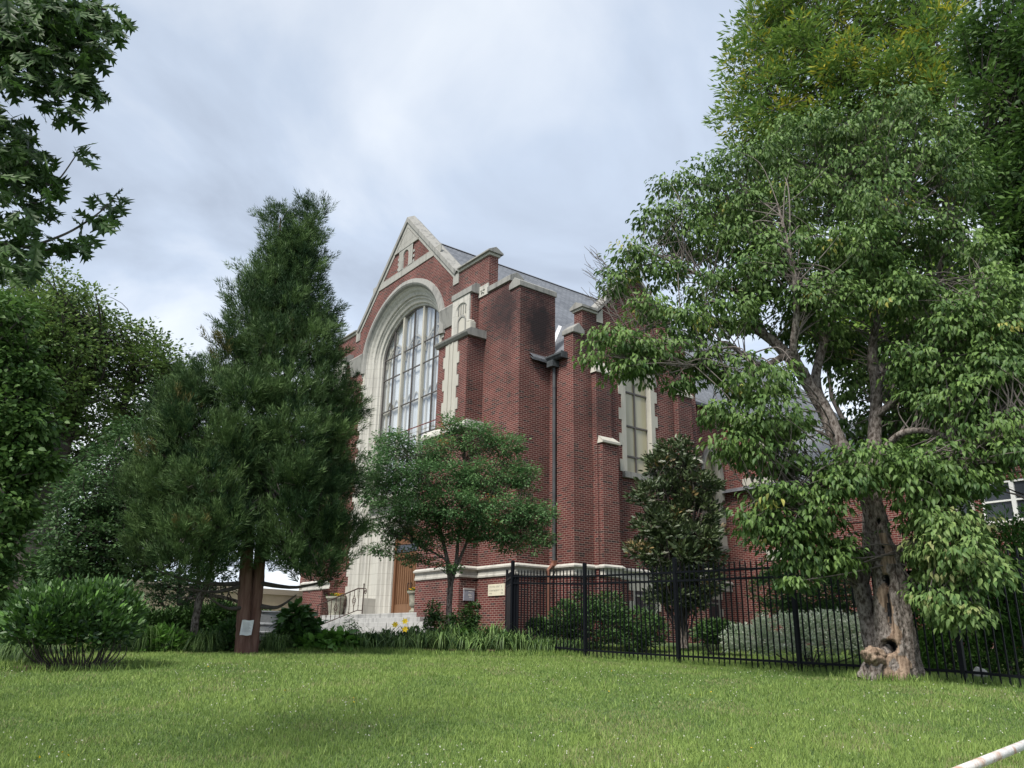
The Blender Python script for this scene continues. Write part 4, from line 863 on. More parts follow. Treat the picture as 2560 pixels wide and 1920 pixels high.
m = MB(); m.box(.03, .068, -.02, .02, zg+.4, zg+.5); m.build('hinge', M['iron'], gate); m = MB(); m.box(.03, .068, -.02, .02, zg+1.3, zg+1.4); m.build('hinge', M['iron'], gate)
# ================================================================== RAILING AT THE LOWER RIGHT
ra_ = at(2560, 1862, 3.25); rb_ = at(2402, 1926, 2.75); dv_ = rb_-ra_; ra2 = ra_-dv_*1.3; rb2 = rb_+dv_*1.6
rw = empty('railing', 'rusty white painted steel railing in the near right corner of the lawn', 'railing')
m = MB(); m.tube([ra2, rb2], .0135, 12); m.build('top_rail', M['rust'], rw, smooth=True)
dn = np.array([0, 0, -.093]); m = MB(); m.tube([ra2+dn, rb2+dn], .013, 12); m.build('lower_rail', M['rust2'], rw, smooth=True)
for pnt in (ra2, rb2):
    m = MB(); zf = float(g(pnt[0], pnt[1])); m.tube([(pnt[0], pnt[1], pnt[2]-.01), (pnt[0], pnt[1], min(zf, pnt[2]-.5)-.1)], .024, 12); m.build('post', M['rust'], rw, smooth=True)
# ================================================================== LEAF MATERIALS
M['lf_dog'] = leafmat('dogwood_leaf', (.018, .052, .016), (.085, .165, .046), (.34, .33, .08), gloss=.35, hi=.93)
M['lf_dog2'] = leafmat('dogwood_leaf_pale', (.030, .080, .026), (.115, .195, .070), (.26, .28, .12), gloss=.3, hi=.93)
M['lf_oak'] = leafmat('willow_oak_leaf', (.028, .082, .022), (.120, .205, .042), (.40, .36, .035), trans=.35, hi=.94)
M['lf_dark'] = leafmat('dark_tree_leaf', (.018, .05, .014), (.05, .11, .025), (.12, .2, .04), trans=.3, hi=.94)
M['lf_old'] = leafmat('old_tree_leaf', (.022, .060, .018), (.090, .160, .045), (.15, .17, .05), trans=.28, hi=.93)
M['lf_maple'] = leafmat('maple_leaf', (.016, .05, .014), (.060, .13, .034), (.13, .20, .05), trans=.35, hi=.93)
M['lf_mid'] = leafmat('small_tree_leaf', (.012, .040, .016), (.050, .110, .040), (.14, .2, .06), trans=.25, hi=.93)
M['lf_horn'] = leafmat('hornbeam_leaf', (.026, .08, .034), (.085, .18, .075), (.50, .13, .05), trans=.3, hi=.95)
M['lf_ced'] = leafmat('cedar_needles', (.005, .020, .009), (.054, .108, .040), (.13, .10, .035), trans=.12, gloss=.2, hi=.95)
M['lf_mag'] = leafmat('magnolia_leaf', (.010, .026, .010), (.038, .066, .022), (.17, .12, .04), trans=.08, gloss=.8, hi=.92)
M['lf_laur'] = leafmat('laurel_leaf', (.006, .026, .009), (.040, .105, .020), (.10, .23, .03), trans=.2, gloss=.6, hi=.9)
M['lf_yew'] = leafmat('yew_leaf', (.010, .032, .010), (.032, .085, .018), (.06, .13, .03), trans=.12, gloss=.4, hi=.93)
M['lf_var'] = leafmat('variegated_leaf', (.12, .22, .12), (.5, .52, .5), (.55, .58, .40), trans=.25, hi=.85)
M['lf_big'] = leafmat('broad_leaf', (.03, .10, .015), (.08, .20, .035), trans=.3, gloss=.5)
M['lf_hyd'] = leafmat('hydrangea_leaf', (.012, .045, .012), (.04, .11, .025), trans=.2, gloss=.5)
M['lf_lily'] = leafmat('daylily_leaf', (.010, .034, .012), (.085, .165, .055), (.25, .27, .10), trans=.3, hi=.93)
M['lf_thuja'] = leafmat('thuja_leaf', (.015, .055, .010), (.045, .12, .02), trans=.15, hi=.9)
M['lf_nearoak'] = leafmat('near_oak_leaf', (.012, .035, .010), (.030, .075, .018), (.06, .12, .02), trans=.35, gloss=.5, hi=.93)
# ================================================================== DOGWOOD with the hollow trunk
dd = 12.75
dg = empty('dogwood_tree', 'large dogwood with drooping leaves and a hollow, decayed grey trunk before the fence', 'tree', D(1914, 1462, dd))
dgl = dg.location.copy()
def into(o, root):               # keep world place while parented to a moved empty
    o.parent = root; o.matrix_parent_inverse = root.matrix_basis.inverted() if False else Matrix.Translation(-root.location); return o
# main trunk: dense tube with fluting, cavities pressed in
def hollow_trunk():
    rows = [(1930, 1475, .05, .34), (1932, 1445, .03, .315), (1934, 1405, .02, .285), (1931, 1360, 0, .250), (1925, 1310, 0, .222), (1922, 1250, 0, .205), (1912, 1200, 0, .185), (1899, 1165, 0, .158), (1893, 1120, 0, .150), (1884, 1085, .0, .145), (1880, 1050, .02, .13)]
    Q = smooth_line(L4(rows, dd), 16); P, R = Q[:, :3], Q[:, 3]; n = 96; ang = np.linspace(0, 2*math.pi, n, endpoint=False)
    right = np.array([.93, -.37, 0]); fw_ = np.array([.37, .93, 0])
    A = ang[None]; h = np.linspace(0, 1, len(P))[:, None]; rr = np.ones((len(P), n))
    rr += .07*np.sin(A*3+h*5)+.05*np.sin(A*5-h*9+1)+.025*np.sin(A*11+h*17)
    rr += (.22*np.clip(1-h*6, 0, 1))*(np.sin(A*4+.6)**2)
    rr += .018*rng.normal(size=rr.shape)
    # angle measured from 'right'; the side facing the camera is -90 deg
    def dimple(a0, h0, da, dh, amt):
        d2 = ((((A-a0+math.pi) % (2*math.pi))-math.pi)/da)**2+((h-h0)/dh)**2; return amt*np.exp(-d2**1.5)
    hY = lambda Y: float(np.interp(-Y, [-r_[1] for r_ in rows], np.linspace(0, 1, len(rows))))
    pit = dimple(4.35, hY(1398), .36, .030, .95)+dimple(4.35, hY(1256), .30, .022, .85)+dimple(4.45, hY(1320), .18, .085, .55)+dimple(4.7, hY(1185), .16, .012, .5)+dimple(4.9, hY(1130), .25, .016, .5)
    rr -= pit; rr += dimple(3.9, hY(1310), .22, .14, .12)+dimple(5.0, hY(1320), .25, .14, .12)+dimple(4.35, hY(1398), .6, .055, .14)*(pit < .25)
    rr += .10*np.clip(np.abs(((A*7+h*3+.8*np.sin(h*14)) % 2)-1)-.5, 0, 1)
    V = P[:, None]+(R[:, None]*rr)[..., None]*(np.cos(A)[..., None]*right+np.sin(A)[..., None]*fw_)
    i, j = np.meshgrid(np.arange(len(P)-1), np.arange(n), indexing='ij'); j2 = (j+1) % n
    F = np.stack([i*n+j, i*n+j2, (i+1)*n+j2, (i+1)*n+j], -1).reshape(-1, 4)
    # faces in bare, rotten wood: strip between the hollows
    Ac = (ang[j.ravel()]); hc = (i.ravel()/(len(P)-1))
    bare = (np.abs(Ac-4.45+.2*np.sin(hc*17)+.08*np.sin(hc*61)) < .26+.08*np.sin(hc*33)) & (hc > .03) & (hc < .60) | (np.abs(Ac-4.9+.2*np.sin(hc*40)) < .30) & (hc < .17) | (np.abs(Ac-5.0) < .3) & (hc > .55) & (hc < .72)
    deep = pit.reshape(-1)[(i*n+j).ravel()] > .33  # deepest cavity faces, coloured near-black so the hollow's shade is painted on
    return V.reshape(-1, 3), F, bare & ~deep, deep
V_, F_, bare, deep = hollow_trunk()
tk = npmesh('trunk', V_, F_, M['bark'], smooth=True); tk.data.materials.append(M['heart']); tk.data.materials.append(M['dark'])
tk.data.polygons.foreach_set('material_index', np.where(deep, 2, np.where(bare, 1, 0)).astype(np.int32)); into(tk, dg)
dl = [L4(r_, dd) for r_ in [
    [(1900, 1430, .16, .16), (1886, 1385, .20, .14), (1876, 1340, .22, .13), (1866, 1295, .22, .12), (1858, 1262, .22, .115), (1846, 1225, .2, .085), (1838, 1196, .2, .065), (1836, 1185, .2, .045)],
    [(1858, 1275, .22, .11), (1868, 1230, .25, .09), (1876, 1180, .25, .085), (1876, 1090, .3, .075), (1890, 1020, .4, .07), (1925, 950, .7, .05), (1950, 880, .9, .03)],
    [(1882, 1060, .0, .15), (1850, 1010, .0, .14), (1815, 965, -.1, .125), (1790, 905, -.1, .115), (1765, 860, -.1, .105), (1720, 790, -.2, .095), (1660, 730, -.3, .075), (1600, 700, -.4, .055), (1520, 690, -.6, .035), (1440, 700, -.7, .02), (1370, 720, -.8, .012)],
    [(1884, 1080, .1, .12), (1888, 1000, .2, .105), (1890, 930, .3, .095), (1893, 850, .4, .085), (1885, 760, .5, .07), (1895, 680, .5, .055), (1905, 600, .6, .04), (1925, 500, .6, .025), (1920, 400, .6, .014)],
    [(1778, 880, -.1, .085), (1762, 820, .1, .075), (1778, 750, .3, .065), (1800, 690, .3, .055), (1840, 620, .3, .045), (1880, 560, .3, .035), (1900, 500, .3, .025), (1940, 460, .3, .015)],
    [(1745, 820, -.15, .07), (1715, 760, -.6, .055), (1720, 680, -.8, .05), (1716, 600, -.9, .04), (1700, 520, -.9, .028), (1680, 440, -.9, .015)],
    [(1700, 765, -.2, .06), (1650, 790, -.6, .05), (1610, 770, -.8, .04), (1560, 740, -1.0, .03), (1500, 790, -1.2, .02), (1400, 780, -1.3, .014), (1310, 770, -1.4, .008)],
    [(1890, 900, .3, .06), (1940, 860, .2, .05), (2000, 800, .1, .04), (2060, 740, 0, .03), (2110, 660, 0, .02), (2140, 600, 0, .012)],
    [(1895, 830, .4, .055), (1950, 740, .8, .045), (2000, 650, 1.0, .035), (2040, 560, 1.0, .025), (2060, 470, 1.0, .015)],
    [(1888, 1010, .1, .06), (1935, 945, -.2, .05), (1990, 930, -.4, .042), (2060, 950, -.5, .035), (2100, 985, -.6, .03), (2150, 1000, -.7, .02)],
    [(2060, 950, -.5, .03), (2130, 955, -.6, .034), (2190, 930, -.6, .04), (2290, 905, -.7, .045)],
    [(1935, 1215, 0, .12), (1950, 1190, -.1, .095), (1975, 1172, -.15, .07), (2005, 1160, -.2, .045), (2060, 1170, -.4, .03), (2110, 1220, -.6, .018)],
    [(1870, 1040, -.1, .06), (1820, 1040, -.4, .045), (1760, 1050, -.6, .035), (1700, 1070, -.8, .025), (1640, 1110, -.9, .014)],
    [(1660, 730, -.3, .045), (1600, 640, -.2, .035), (1520, 600, -.2, .028), (1440, 560, -.3, .018), (1370, 540, -.3, .01)],
    [(1780, 740, .3, .045), (1700, 600, .5, .035), (1620, 500, .5, .025), (1540, 440, .5, .015)],
    [(1905, 600, .6, .03), (1840, 480, .8, .022), (1800, 380, .8, .015), (1780, 290, .8, .008)],
]]
DOG = [(1940, 245, 70, 45, .6, .8), (1860, 290, 110, 50, .5, 1.1), (1740, 320, 110, 45, .6, 1.2), (1620, 370, 110, 55, .4, 1.2), (1530, 415, 80, 45, .2, 1.0), (1450, 395, 45, 22, .2, .5), (1420, 480, 60, 40, 0, .7), (1500, 510, 90, 50, .0, 1.0),
       (2010, 300, 90, 50, .8, 1.0), (2070, 390, 60, 70, 1.0, .9), (1960, 380, 100, 60, .8, 1.3), (1840, 400, 110, 60, .6, 1.4), (1700, 450, 120, 60, .4, 1.3), (1600, 520, 90, 40, -.2, 1.0),
       (1370, 560, 70, 28, -.4, .6), (1340, 610, 45, 35, -.5, .5), (1440, 590, 60, 25, -.4, .6), (1530, 620, 70, 35, -.5, .8), (1650, 600, 90, 50, -.6, .9), (1590, 680, 70, 35, -.9, .6),
       (1400, 670, 70, 28, -.8, .6), (1340, 740, 80, 32, -1.3, .6), (1290, 772, 32, 12, -1.4, .3), (1420, 760, 90, 38, -1.1, .7), (1370, 800, 60, 28, -1.2, .5), (1500, 700, 70, 40, -.9, .7), (1540, 780, 60, 35, -1.0, .6), (1475, 830, 40, 18, -1.1, .3),
       (1640, 820, 90, 45, -1.0, .9), (1560, 895, 50, 28, -1.0, .5), (1660, 900, 80, 40, -1.0, .8), (1580, 960, 60, 32, -1.0, .6), (1680, 980, 90, 40, -.9, .9), (1700, 925, 50, 30, -.8, .6),
       (2050, 520, 60, 60, .9, .8), (2130, 560, 55, 40, .6, .7), (1970, 520, 60, 60, .9, 1.0), (2110, 640, 90, 50, .3, 1.0), (2020, 700, 70, 40, .5, .9), (2150, 740, 90, 50, .1, .9), (2080, 810, 110, 40, 0, .9), (2180, 850, 60, 45, -.1, .7), (2010, 860, 80, 40, .4, .8),
       (2140, 920, 90, 40, -.5, .7), (2050, 1010, 90, 50, -.4, .8), (2105, 1045, 45, 28, -.6, .4), (1985, 1040, 75, 60, -.6, .7), (1890, 1000, 100, 45, -.8, .6), (1820, 1040, 70, 35, -.8, .6), (2005, 1115, 60, 42, -.5, .6),
       (1700, 1070, 80, 32, -.9, .6), (1640, 1120, 50, 35, -.9, .5), (1760, 1110, 90, 38, -.7, .7), (1700, 1160, 80, 38, -.8, .6), (1760, 1210, 80, 35, -.6, .5), (1720, 1260, 35, 20, -.7, .3), (1800, 1190, 60, 40, -.3, .5),
       (1760, 560, 100, 60, .5, .9), (1880, 620, 70, 60, .8, .8), (1800, 740, 70, 50, .8, .7), (1850, 830, 60, 40, .9, .6), (2200, 980, 50, 40, -.6, .5)]
DOG3 = [(1780, 650, 90, 60, -.6, .6), (1860, 540, 80, 60, -.4, .7), (1700, 540, 70, 50, -.6, .6), (1950, 640, 70, 60, -.3, .7), (1900, 440, 80, 50, -.3, .8), (1600, 450, 60, 40, -.4, .6), (1840, 760, 60, 50, 1.3, .5), (1980, 780, 60, 60, -.2, .6), (2090, 700, 90, 60, -.4, .7), (2180, 650, 60, 60, 0, .6), (1640, 560, 60, 40, .6, .7), (1950, 900, 70, 40, .8, .5), (1700, 700, 50, 40, .7, .6), (2060, 860, 90, 50, -.4, .6), (2160, 800, 70, 50, -.4, .6), (1860, 920, 60, 45, 1.2, .5)]
DOG2 = [(2045, 1140, 70, 36, -.6, .6), (2080, 1190, 85, 32, -.7, .6), (2135, 1240, 45, 28, -.8, .4), (2028, 1235, 55, 28, -.5, .5), (2050, 1290, 62, 32, -.6, .5), (2090, 1330, 40, 30, -.7, .3), (2020, 1190, 50, 28, -.5, .4), (2060, 1120, 60, 30, -.4, .5), (2015, 1320, 30, 20, -.5, .3)]
o1, C1, E1 = crown(DOG+DOG3, dd, 3700, 22, .22, .098, T_DOG, M['lf_dog'], flat=.35, droop=1.1, yellow=.006, shell=.3, up=.7); into(o1, dg)
o2, C2, E2 = crown(DOG2, dd, 170, 26, .22, .10, T_DOG, M['lf_dog2'], flat=.45, droop=1.0, yellow=.05, shell=.3, up=.7); into(o2, dg)
tw = twigs(np.concatenate([C1, C2]), None, [l_ for i_, l_ in enumerate(dl) if i_ != 0], .5, .008)
into(limbs_mesh(dl, 'limbs', M['bark'], None, 14, .05), dg); into(limbs_mesh(tw, 'twigs', M['twig'], None, 5, .02, 4), dg)
# bare dead twigs at the left end of the crown
bt = []
for (X, Y) in [(1262, 570), (1275, 545), (1285, 600), (1300, 560), (1255, 620), (1290, 640), (1310, 620), (1270, 590)]:
    a0 = D(1370+rng.normal()*15, 700+rng.normal()*20, dd-.7) if Y > 590 else D(1350+rng.normal()*10, 600+rng.normal()*12, dd-.5); b0 = D(X, Y, dd-.8); mid_ = (a0+b0)/2+np.array([0, 0, -.12])
    bt.append(np.array([[*a0, .010], [*mid_, .007], [*b0, .003]]))
    for q_ in range(7):
        f_ = .4+.6*rng.random(); base_ = a0*(1-f_)+b0*f_+np.array([0, 0, -.10*(1-f_)]); tip_ = base_+np.array([-.10-.12*rng.random(), 0, .05+.2*rng.random()])
        bt.append(np.array([[*base_, .005], [*((base_+tip_)/2+rng.normal(size=3)*.02), .0035], [*tip_, .002]]))
into(limbs_mesh(bt, 'dead_twigs', M['twig'], None, 5, .02, 4), dg)
# broken stub of pale rotten wood at the foot of the trunk
sb = D(1888, 1418, dd-.34); m = MB()
for k_ in range(3): pass
bm = bmesh.new(); bmesh.ops.create_icosphere(bm, subdivisions=4, radius=1)
for v in bm.verts:
    c_ = v.co; nz_ = math.sin(c_.x*7+c_.z*5)*.12+math.sin(c_.y*11+c_.z*9)*.08+random.gauss(0, .03)
    pit = math.exp(-(((c_.x-.0)/.38)**2+((c_.z-.25)/.35)**2)) if c_.y < 0 else 0
    v.co = Vector((c_.x*.16, c_.y*.13, c_.z*.12))*(1+nz_-.55*pit)
me = bpy.data.meshes.new('broken_stub'); bm.to_mesh(me); bm.free(); me.materials.append(M['heart']); me.polygons.foreach_set('use_smooth', [True]*len(me.polygons))
o = bpy.data.objects.new('broken_stub', me); COL.objects.link(o); o.location = sb; o.rotation_euler = (0, .15, .35); into(o, dg)
bl_ = [L4(r_, dd) for r_ in [[(1930, 1425, .05, .14), (1890, 1436, -.1, .13), (1868, 1475, -.2, .14)], [(1940, 1430, 0, .15), (1958, 1475, -.1, .14)], [(1915, 1405, -.05, .11), (1895, 1432, -.28, .09), (1888, 1472, -.32, .11)]]]
into(limbs_mesh(bl_, 'root_flare', M['bark'], None, 18, .10), dg)
# ================================================================== CEDAR (two stems)
cd_ = 17.0
ce = empty('conifer_tree', 'tall dark green conifer with two reddish stems in the planting bed', 'tree', D(533, 1412, cd_))
cl = [L4(r_, cd_) for r_ in [
    [(526, 1425, 0, .19), (527, 1385, 0, .155), (529, 1300, 0, .135), (534, 1200, 0, .12), (541, 1080, 0, .105), (552, 950, 0, .09), (575, 800, 0, .08), (592, 660, 0, .06), (602, 560, 0, .035), (606, 470, 0, .012)],
    [(539, 1425, .05, .15), (545, 1385, .05, .125), (553, 1300, .05, .12), (563, 1200, .05, .115), (578, 1080, .05, .105), (598, 950, .05, .095), (625, 800, .05, .085), (650, 660, .05, .06), (668, 560, .05, .035), (680, 470, .05, .012)]]]
into(limbs_mesh(cl, 'trunk', M['barkred'], None, 22, .07, 9), ce)
CED = [(607, 480, 16, 40, 0, .25), (600, 530, 32, 40, 0, .4), (680, 475, 18, 40, 0, .3), (670, 530, 36, 40, 0, .45), (585, 600, 55, 45, 0, .7), (665, 600, 50, 50, 0, .7), (630, 570, 40, 60, .1, .5),
       (555, 670, 60, 50, -.1, .9), (640, 680, 70, 55, -.1, 1.0), (700, 680, 40, 60, 0, .7), (530, 740, 50, 50, 0, .9), (600, 750, 70, 55, -.5, .7), (680, 760, 60, 60, -.3, .8), (500, 790, 50, 50, 0, .8),
       (455, 850, 70, 45, 0, .9), (400, 860, 60, 40, 0, .8), (370, 910, 40, 50, .2, .6), (540, 850, 70, 50, -.8, .6), (640, 850, 70, 55, -.7, .6), (720, 840, 55, 55, 0, .9), (760, 880, 35, 60, .2, .6),
       (430, 940, 90, 60, -.3, .9), (340, 980, 45, 60, .3, .6), (520, 960, 70, 50, -1.0, .5), (650, 950, 75, 55, -1.0, .6), (730, 950, 60, 50, -.2, .8),
       (360, 1060, 80, 60, 0, .8), (460, 1060, 80, 60, -.8, .7), (300, 1080, 40, 50, .3, .5), (640, 1050, 60, 50, -1.1, .5), (720, 1050, 70, 60, -.4, .8), (775, 1060, 20, 50, 0, .5),
       (340, 1150, 60, 50, 0, .7), (420, 1170, 90, 60, -.8, .7), (490, 1140, 40, 45, -1.1, .4), (650, 1150, 70, 55, -1.0, .6), (740, 1150, 60, 60, -.4, .8), (780, 1180, 22, 50, -.2, .5), (650, 545, 38, 45, 0, .5), (655, 505, 22, 35, 0, .35), (620, 620, 60, 60, .2, .8), (600, 700, 70, 60, .3, .9), (548, 1000, 34, 50, -.4, .35), (556, 1090, 30, 50, -.4, .35), (612, 455, 9, 26, 0, .15), (690, 450, 10, 26, 0, .15),
       (380, 1230, 60, 28, -.3, .6), (450, 1240, 60, 25, -.7, .6), (620, 1210, 60, 30, -.9, .5), (700, 1230, 80, 35, -.6, .7), (310, 1200, 35, 30, .2, .4)]
def cedar_foliage():
    C0_, O0, E = clump_points([(x_+(8 if x_ < 400 else (-26 if x_ > 690 else -12 if x_ > 600 else -3)), y_+(22 if y_ < 560 else 12 if y_ < 1000 else 0 if y_ < 1120 else -4), rx_*.74, ry_*.9, a_, b_*.85) for x_, y_, rx_, ry_, a_, b_ in CED], cd_, 1050, .3, 1, .66)
    q_ = 11; ii = np.repeat(np.arange(len(C0_)), q_); lean = unit(O0*[.40, .40, .1]+rng.normal(size=(len(C0_), 3))*.2+np.array([0, 0, 1.0]))
    C = C0_[ii]+rng.normal(size=(len(ii), 3))*[.13, .13, .10]+lean[ii]*(rng.random((len(ii), 1))*.22); O = unit(O0[ii]+.5*unit(C-C0_[ii]-lean[ii]*.05))
    per = 46; n = len(C)*per; idx = np.repeat(np.arange(len(C)), per)
    ax = unit(lean[ii]*1.1+unit(C-C0_[ii])*.45+O*[.35, .35, 0]+rng.normal(size=(len(C), 3))*.15); ln = .22+.16*rng.random(len(C)); mt = rng.random(len(C0_))[ii]
    sp = .85*rng.random(n); side = sph(n); side = unit(side-(side*ax[idx]).sum(1, keepdims=True)*ax[idx])
    off = side*(.075*np.sin(np.pi*(.15+.75*sp))[:, None])*rng.random((n, 1))
    P = C[idx]+ax[idx]*(sp*ln[idx])[:, None]+off
    A = unit(ax[idx]*1.0+side*.55+rng.normal(size=(n, 3))*.18); Nn = rng.normal(size=(n, 3))
    S = .055+.065*rng.random(n); t = np.clip(.75*mt[idx]**1.3+.06*rng.random(len(C))[idx]+.2*rng.random(n)+.15*(sp-.4), 0, .93)
    br_ = (mt > .988); t = np.where(br_[idx], .99, t)
    T = (np.array([(-.075, 0, 0), (.075, 0, 0), (0, 1, 0)], float), np.array([(0, 1, 2)]))
    V, F, tt = leaves(P, A, Nn, S, T, t); return npmesh('crown', V, F, M['lf_ced'], tint=tt), C0_, E
o_, Cc, Ec = cedar_foliage(); into(o_, ce)
cb_ = twigs(Cc, Ec, [l_[4:] for l_ in cl], .45, .013)
for X, Y, do in [(450, 1290, -.5), (400, 1270, -.3), (330, 1230, 0), (640, 1285, -.4), (720, 1250, -.4)]:
    a0, b0 = D(535 if X < 550 else 565, 1310 if Y > 1280 else 1260, cd_), D(X, Y, cd_+do); cb_.append(np.array([[*a0, .05], [*((a0+b0)/2+[0, 0, -.12]), .03], [*b0, .012]]))
into(limbs_mesh(cb_, 'limbs', M['barkdk'], None, 8, .05, 5), ce)
# notice on the trunk
nq = D(533, 1356, cd_-.22); no = empty('paper_notice', 'white paper notice in a plastic sleeve pinned to the reddish conifer trunk', 'notice', nq, math.atan2(-nq[0], nq[1])*1.0)
m = MB(); nn_ = 8
for i in range(nn_):
    for j in range(nn_):
        f_ = lambda a, b: ((a/nn_-.5)*.215+.02*(b/nn_-.5), -.012*math.sin(a*1.1+b*.7)-.01, (b/nn_-.5)*.275+.006*math.sin(a))
        m.face([f_(i, j), f_(i+1, j), f_(i+1, j+1), f_(i, j+1)])
m.build('sheet', M['paper'], no, smooth=True)
m = MB()
for k_ in range(9): m.box(-.075+.0, .06+.02*((k_*7) % 3)-.02, -.0245, -.0235, .085-k_*.02, .089-k_*.02)
m.build('lettering', M['ink'], no)
# ================================================================== SLENDER HORNBEAM by the steps
hd = 21.2
ho = empty('hornbeam_tree', 'small slender grey stemmed tree with a wide flat crown before the church pier', 'tree', D(969, 1350, hd))
hl = [L4(r_, hd) for r_ in [
    [(969, 1362, 0, .085), (970, 1310, 0, .075), (973, 1265, 0, .07), (967, 1215, 0, .055), (955, 1160, 0, .045), (940, 1100, -.2, .03), (920, 1040, -.3, .02), (900, 980, -.3, .012)],
    [(972, 1270, 0, .06), (985, 1215, .1, .05), (990, 1160, .1, .04), (1000, 1080, .2, .03), (1005, 990, .2, .018), (1000, 920, .2, .01)],
    [(985, 1225, .1, .045), (1005, 1180, .1, .038), (1025, 1130, 0, .03), (1060, 1070, 0, .022), (1090, 1010, 0, .012)],
    [(965, 1210, 0, .03), (930, 1190, -.2, .025), (880, 1165, -.3, .018), (830, 1150, -.4, .01)],
    [(1010, 1170, .1, .025), (1060, 1160, .1, .02), (1120, 1140, 0, .014), (1180, 1150, 0, .008)], [(950, 1150, 0, .025), (900, 1110, .3, .02), (840, 1060, .4, .012)]]]
HOR = [(975, 925, 25, 35, .2, .3), (930, 975, 70, 40, 0, .9), (850, 960, 50, 32, 0, .6), (1030, 950, 60, 38, .1, .7), (1095, 965, 40, 32, 0, .5), (835, 1010, 60, 40, -.2, 1.0), (930, 1030, 90, 42, -.4, 1.1), (1050, 1030, 90, 42, 0, 1.0), (1120, 1030, 55, 36, .1, .6),
       (815, 1060, 40, 40, .1, .7), (890, 1090, 85, 40, -.6, .9), (990, 1095, 80, 42, -.7, .9), (1080, 1105, 80, 40, -.2, 1.0), (1155, 1110, 50, 34, 0, .5), (850, 1140, 60, 26, 0, .6), (920, 1165, 50, 24, -.3, .5), (1070, 1150, 75, 28, -.3, .6), (1150, 1160, 55, 24, 0, .4), (970, 1145, 60, 24, -.4, .4), (890, 1205, 45, 10, -.3, .3), (830, 1185, 35, 16, -.2, .3), (960, 1222, 45, 8, -.4, .2), (1120, 1185, 50, 10, -.2, .3)]
o_, Ch, Eh = crown(HOR, hd, 1900, 32, .22, .075, T_DIA, M['lf_horn'], flat=.55, droop=.25, yellow=.008, shell=.3, up=1.0); into(o_, ho)
into(limbs_mesh(hl, 'trunk', M['bark'], None, 12, .05), ho); into(limbs_mesh(twigs(Ch, Eh, hl, .3, .007), 'twigs', M['barkdk'], None, 5, .02, 4), ho)
# ================================================================== MAGNOLIA
mg = 19.6
ma = empty('magnolia_tree', 'young conical magnolia with glossy bronze leaves and a few white blooms behind the fence', 'tree', D(1478, 1392, mg))
ml = [L4([(1478, 1400, 0, .085), (1477, 1330, 0, .075), (1473, 1200, 0, .06), (1466, 1080, 0, .04), (1462, 970, 0, .015)], mg)]
MAG = [(1460, 975, 38, 22, 0, .35), (1450, 1010, 60, 32, 0, .55), (1490, 1050, 60, 35, 0, .6), (1430, 1070, 65, 35, -.2, .6), (1500, 1110, 60, 35, 0, .6), (1430, 1130, 55, 32, -.3, .6), (1480, 1160, 80, 32, -.2, .8), (1400, 1190, 45, 20, -.2, .5), (1450, 1200, 70, 28, -.4, .6), (1520, 1200, 40, 30, 0, .5), (1450, 1245, 45, 22, -.2, .5), (1510, 1255, 50, 25, -.1, .5), (1480, 1280, 60, 18, -.1, .5), (1475, 1300, 55, 16, 0, .5), (1420, 1290, 30, 14, 0, .4)]
o_, Cm, Em = crown(MAG, mg, 700, 24, .18, .135, T_ELL, M['lf_mag'], flat=.7, droop=-.45, shell=.55, up=.3, yellow=.05); into(o_, ma)
into(limbs_mesh(ml, 'trunk', M['bark'], None, 12, .04), ma); into(limbs_mesh(twigs(Cm, Em, ml, .5, .012), 'twigs', M['barkdk'], None, 5, .02, 4), ma)
for X, Y in [(1420, 1142), (1490, 1107), (1404, 1200), (1437, 1197), (1530, 1233), (1408, 1085), (1430, 1000)]:
    c = D(X, Y, mg-.75); an = np.arange(9)*2.4; A = np.c_[np.cos(an), np.sin(an), .5+.4*(an/20)]
    V_, F_, T_ = leaves(np.repeat([c], 9, 0), A, np.tile([0, 0, 1.], (9, 1)), np.full(9, .11), T_OVAL, rng.random(9)); into(npmesh('blossom', V_, F_, M['whitep'], tint=T_), ma)
# ================================================================== BACKGROUND TREES
def tree(name, label, ells, d0, limb_rows, lm, bark, nsub, per, sub_r, size, T=T_DIA, flat=.6, droop=.2, yellow=0, tw=.2, twr=.014, group=None, shell=.35, tbias=0):
    base = limb_rows[0][0]; loc = D(base[0], base[1], d0+base[2])
    r = empty(name, label, 'tree', loc, 0, group); ls = [L4(q_, d0) for q_ in limb_rows]
    o, C, E = crown(ells, d0, nsub, per, sub_r, size, T, M[lm], flat=flat, droop=droop, yellow=yellow, shell=shell, tbias=tbias); into(o, r)
    into(limbs_mesh(ls, 'trunk', M[bark], None, 18, .06, 6), r)
    if tw: into(limbs_mesh(twigs(C, E, ls, tw, twr), 'branches', M[bark], None, 6, .03, 4), r)
    return r
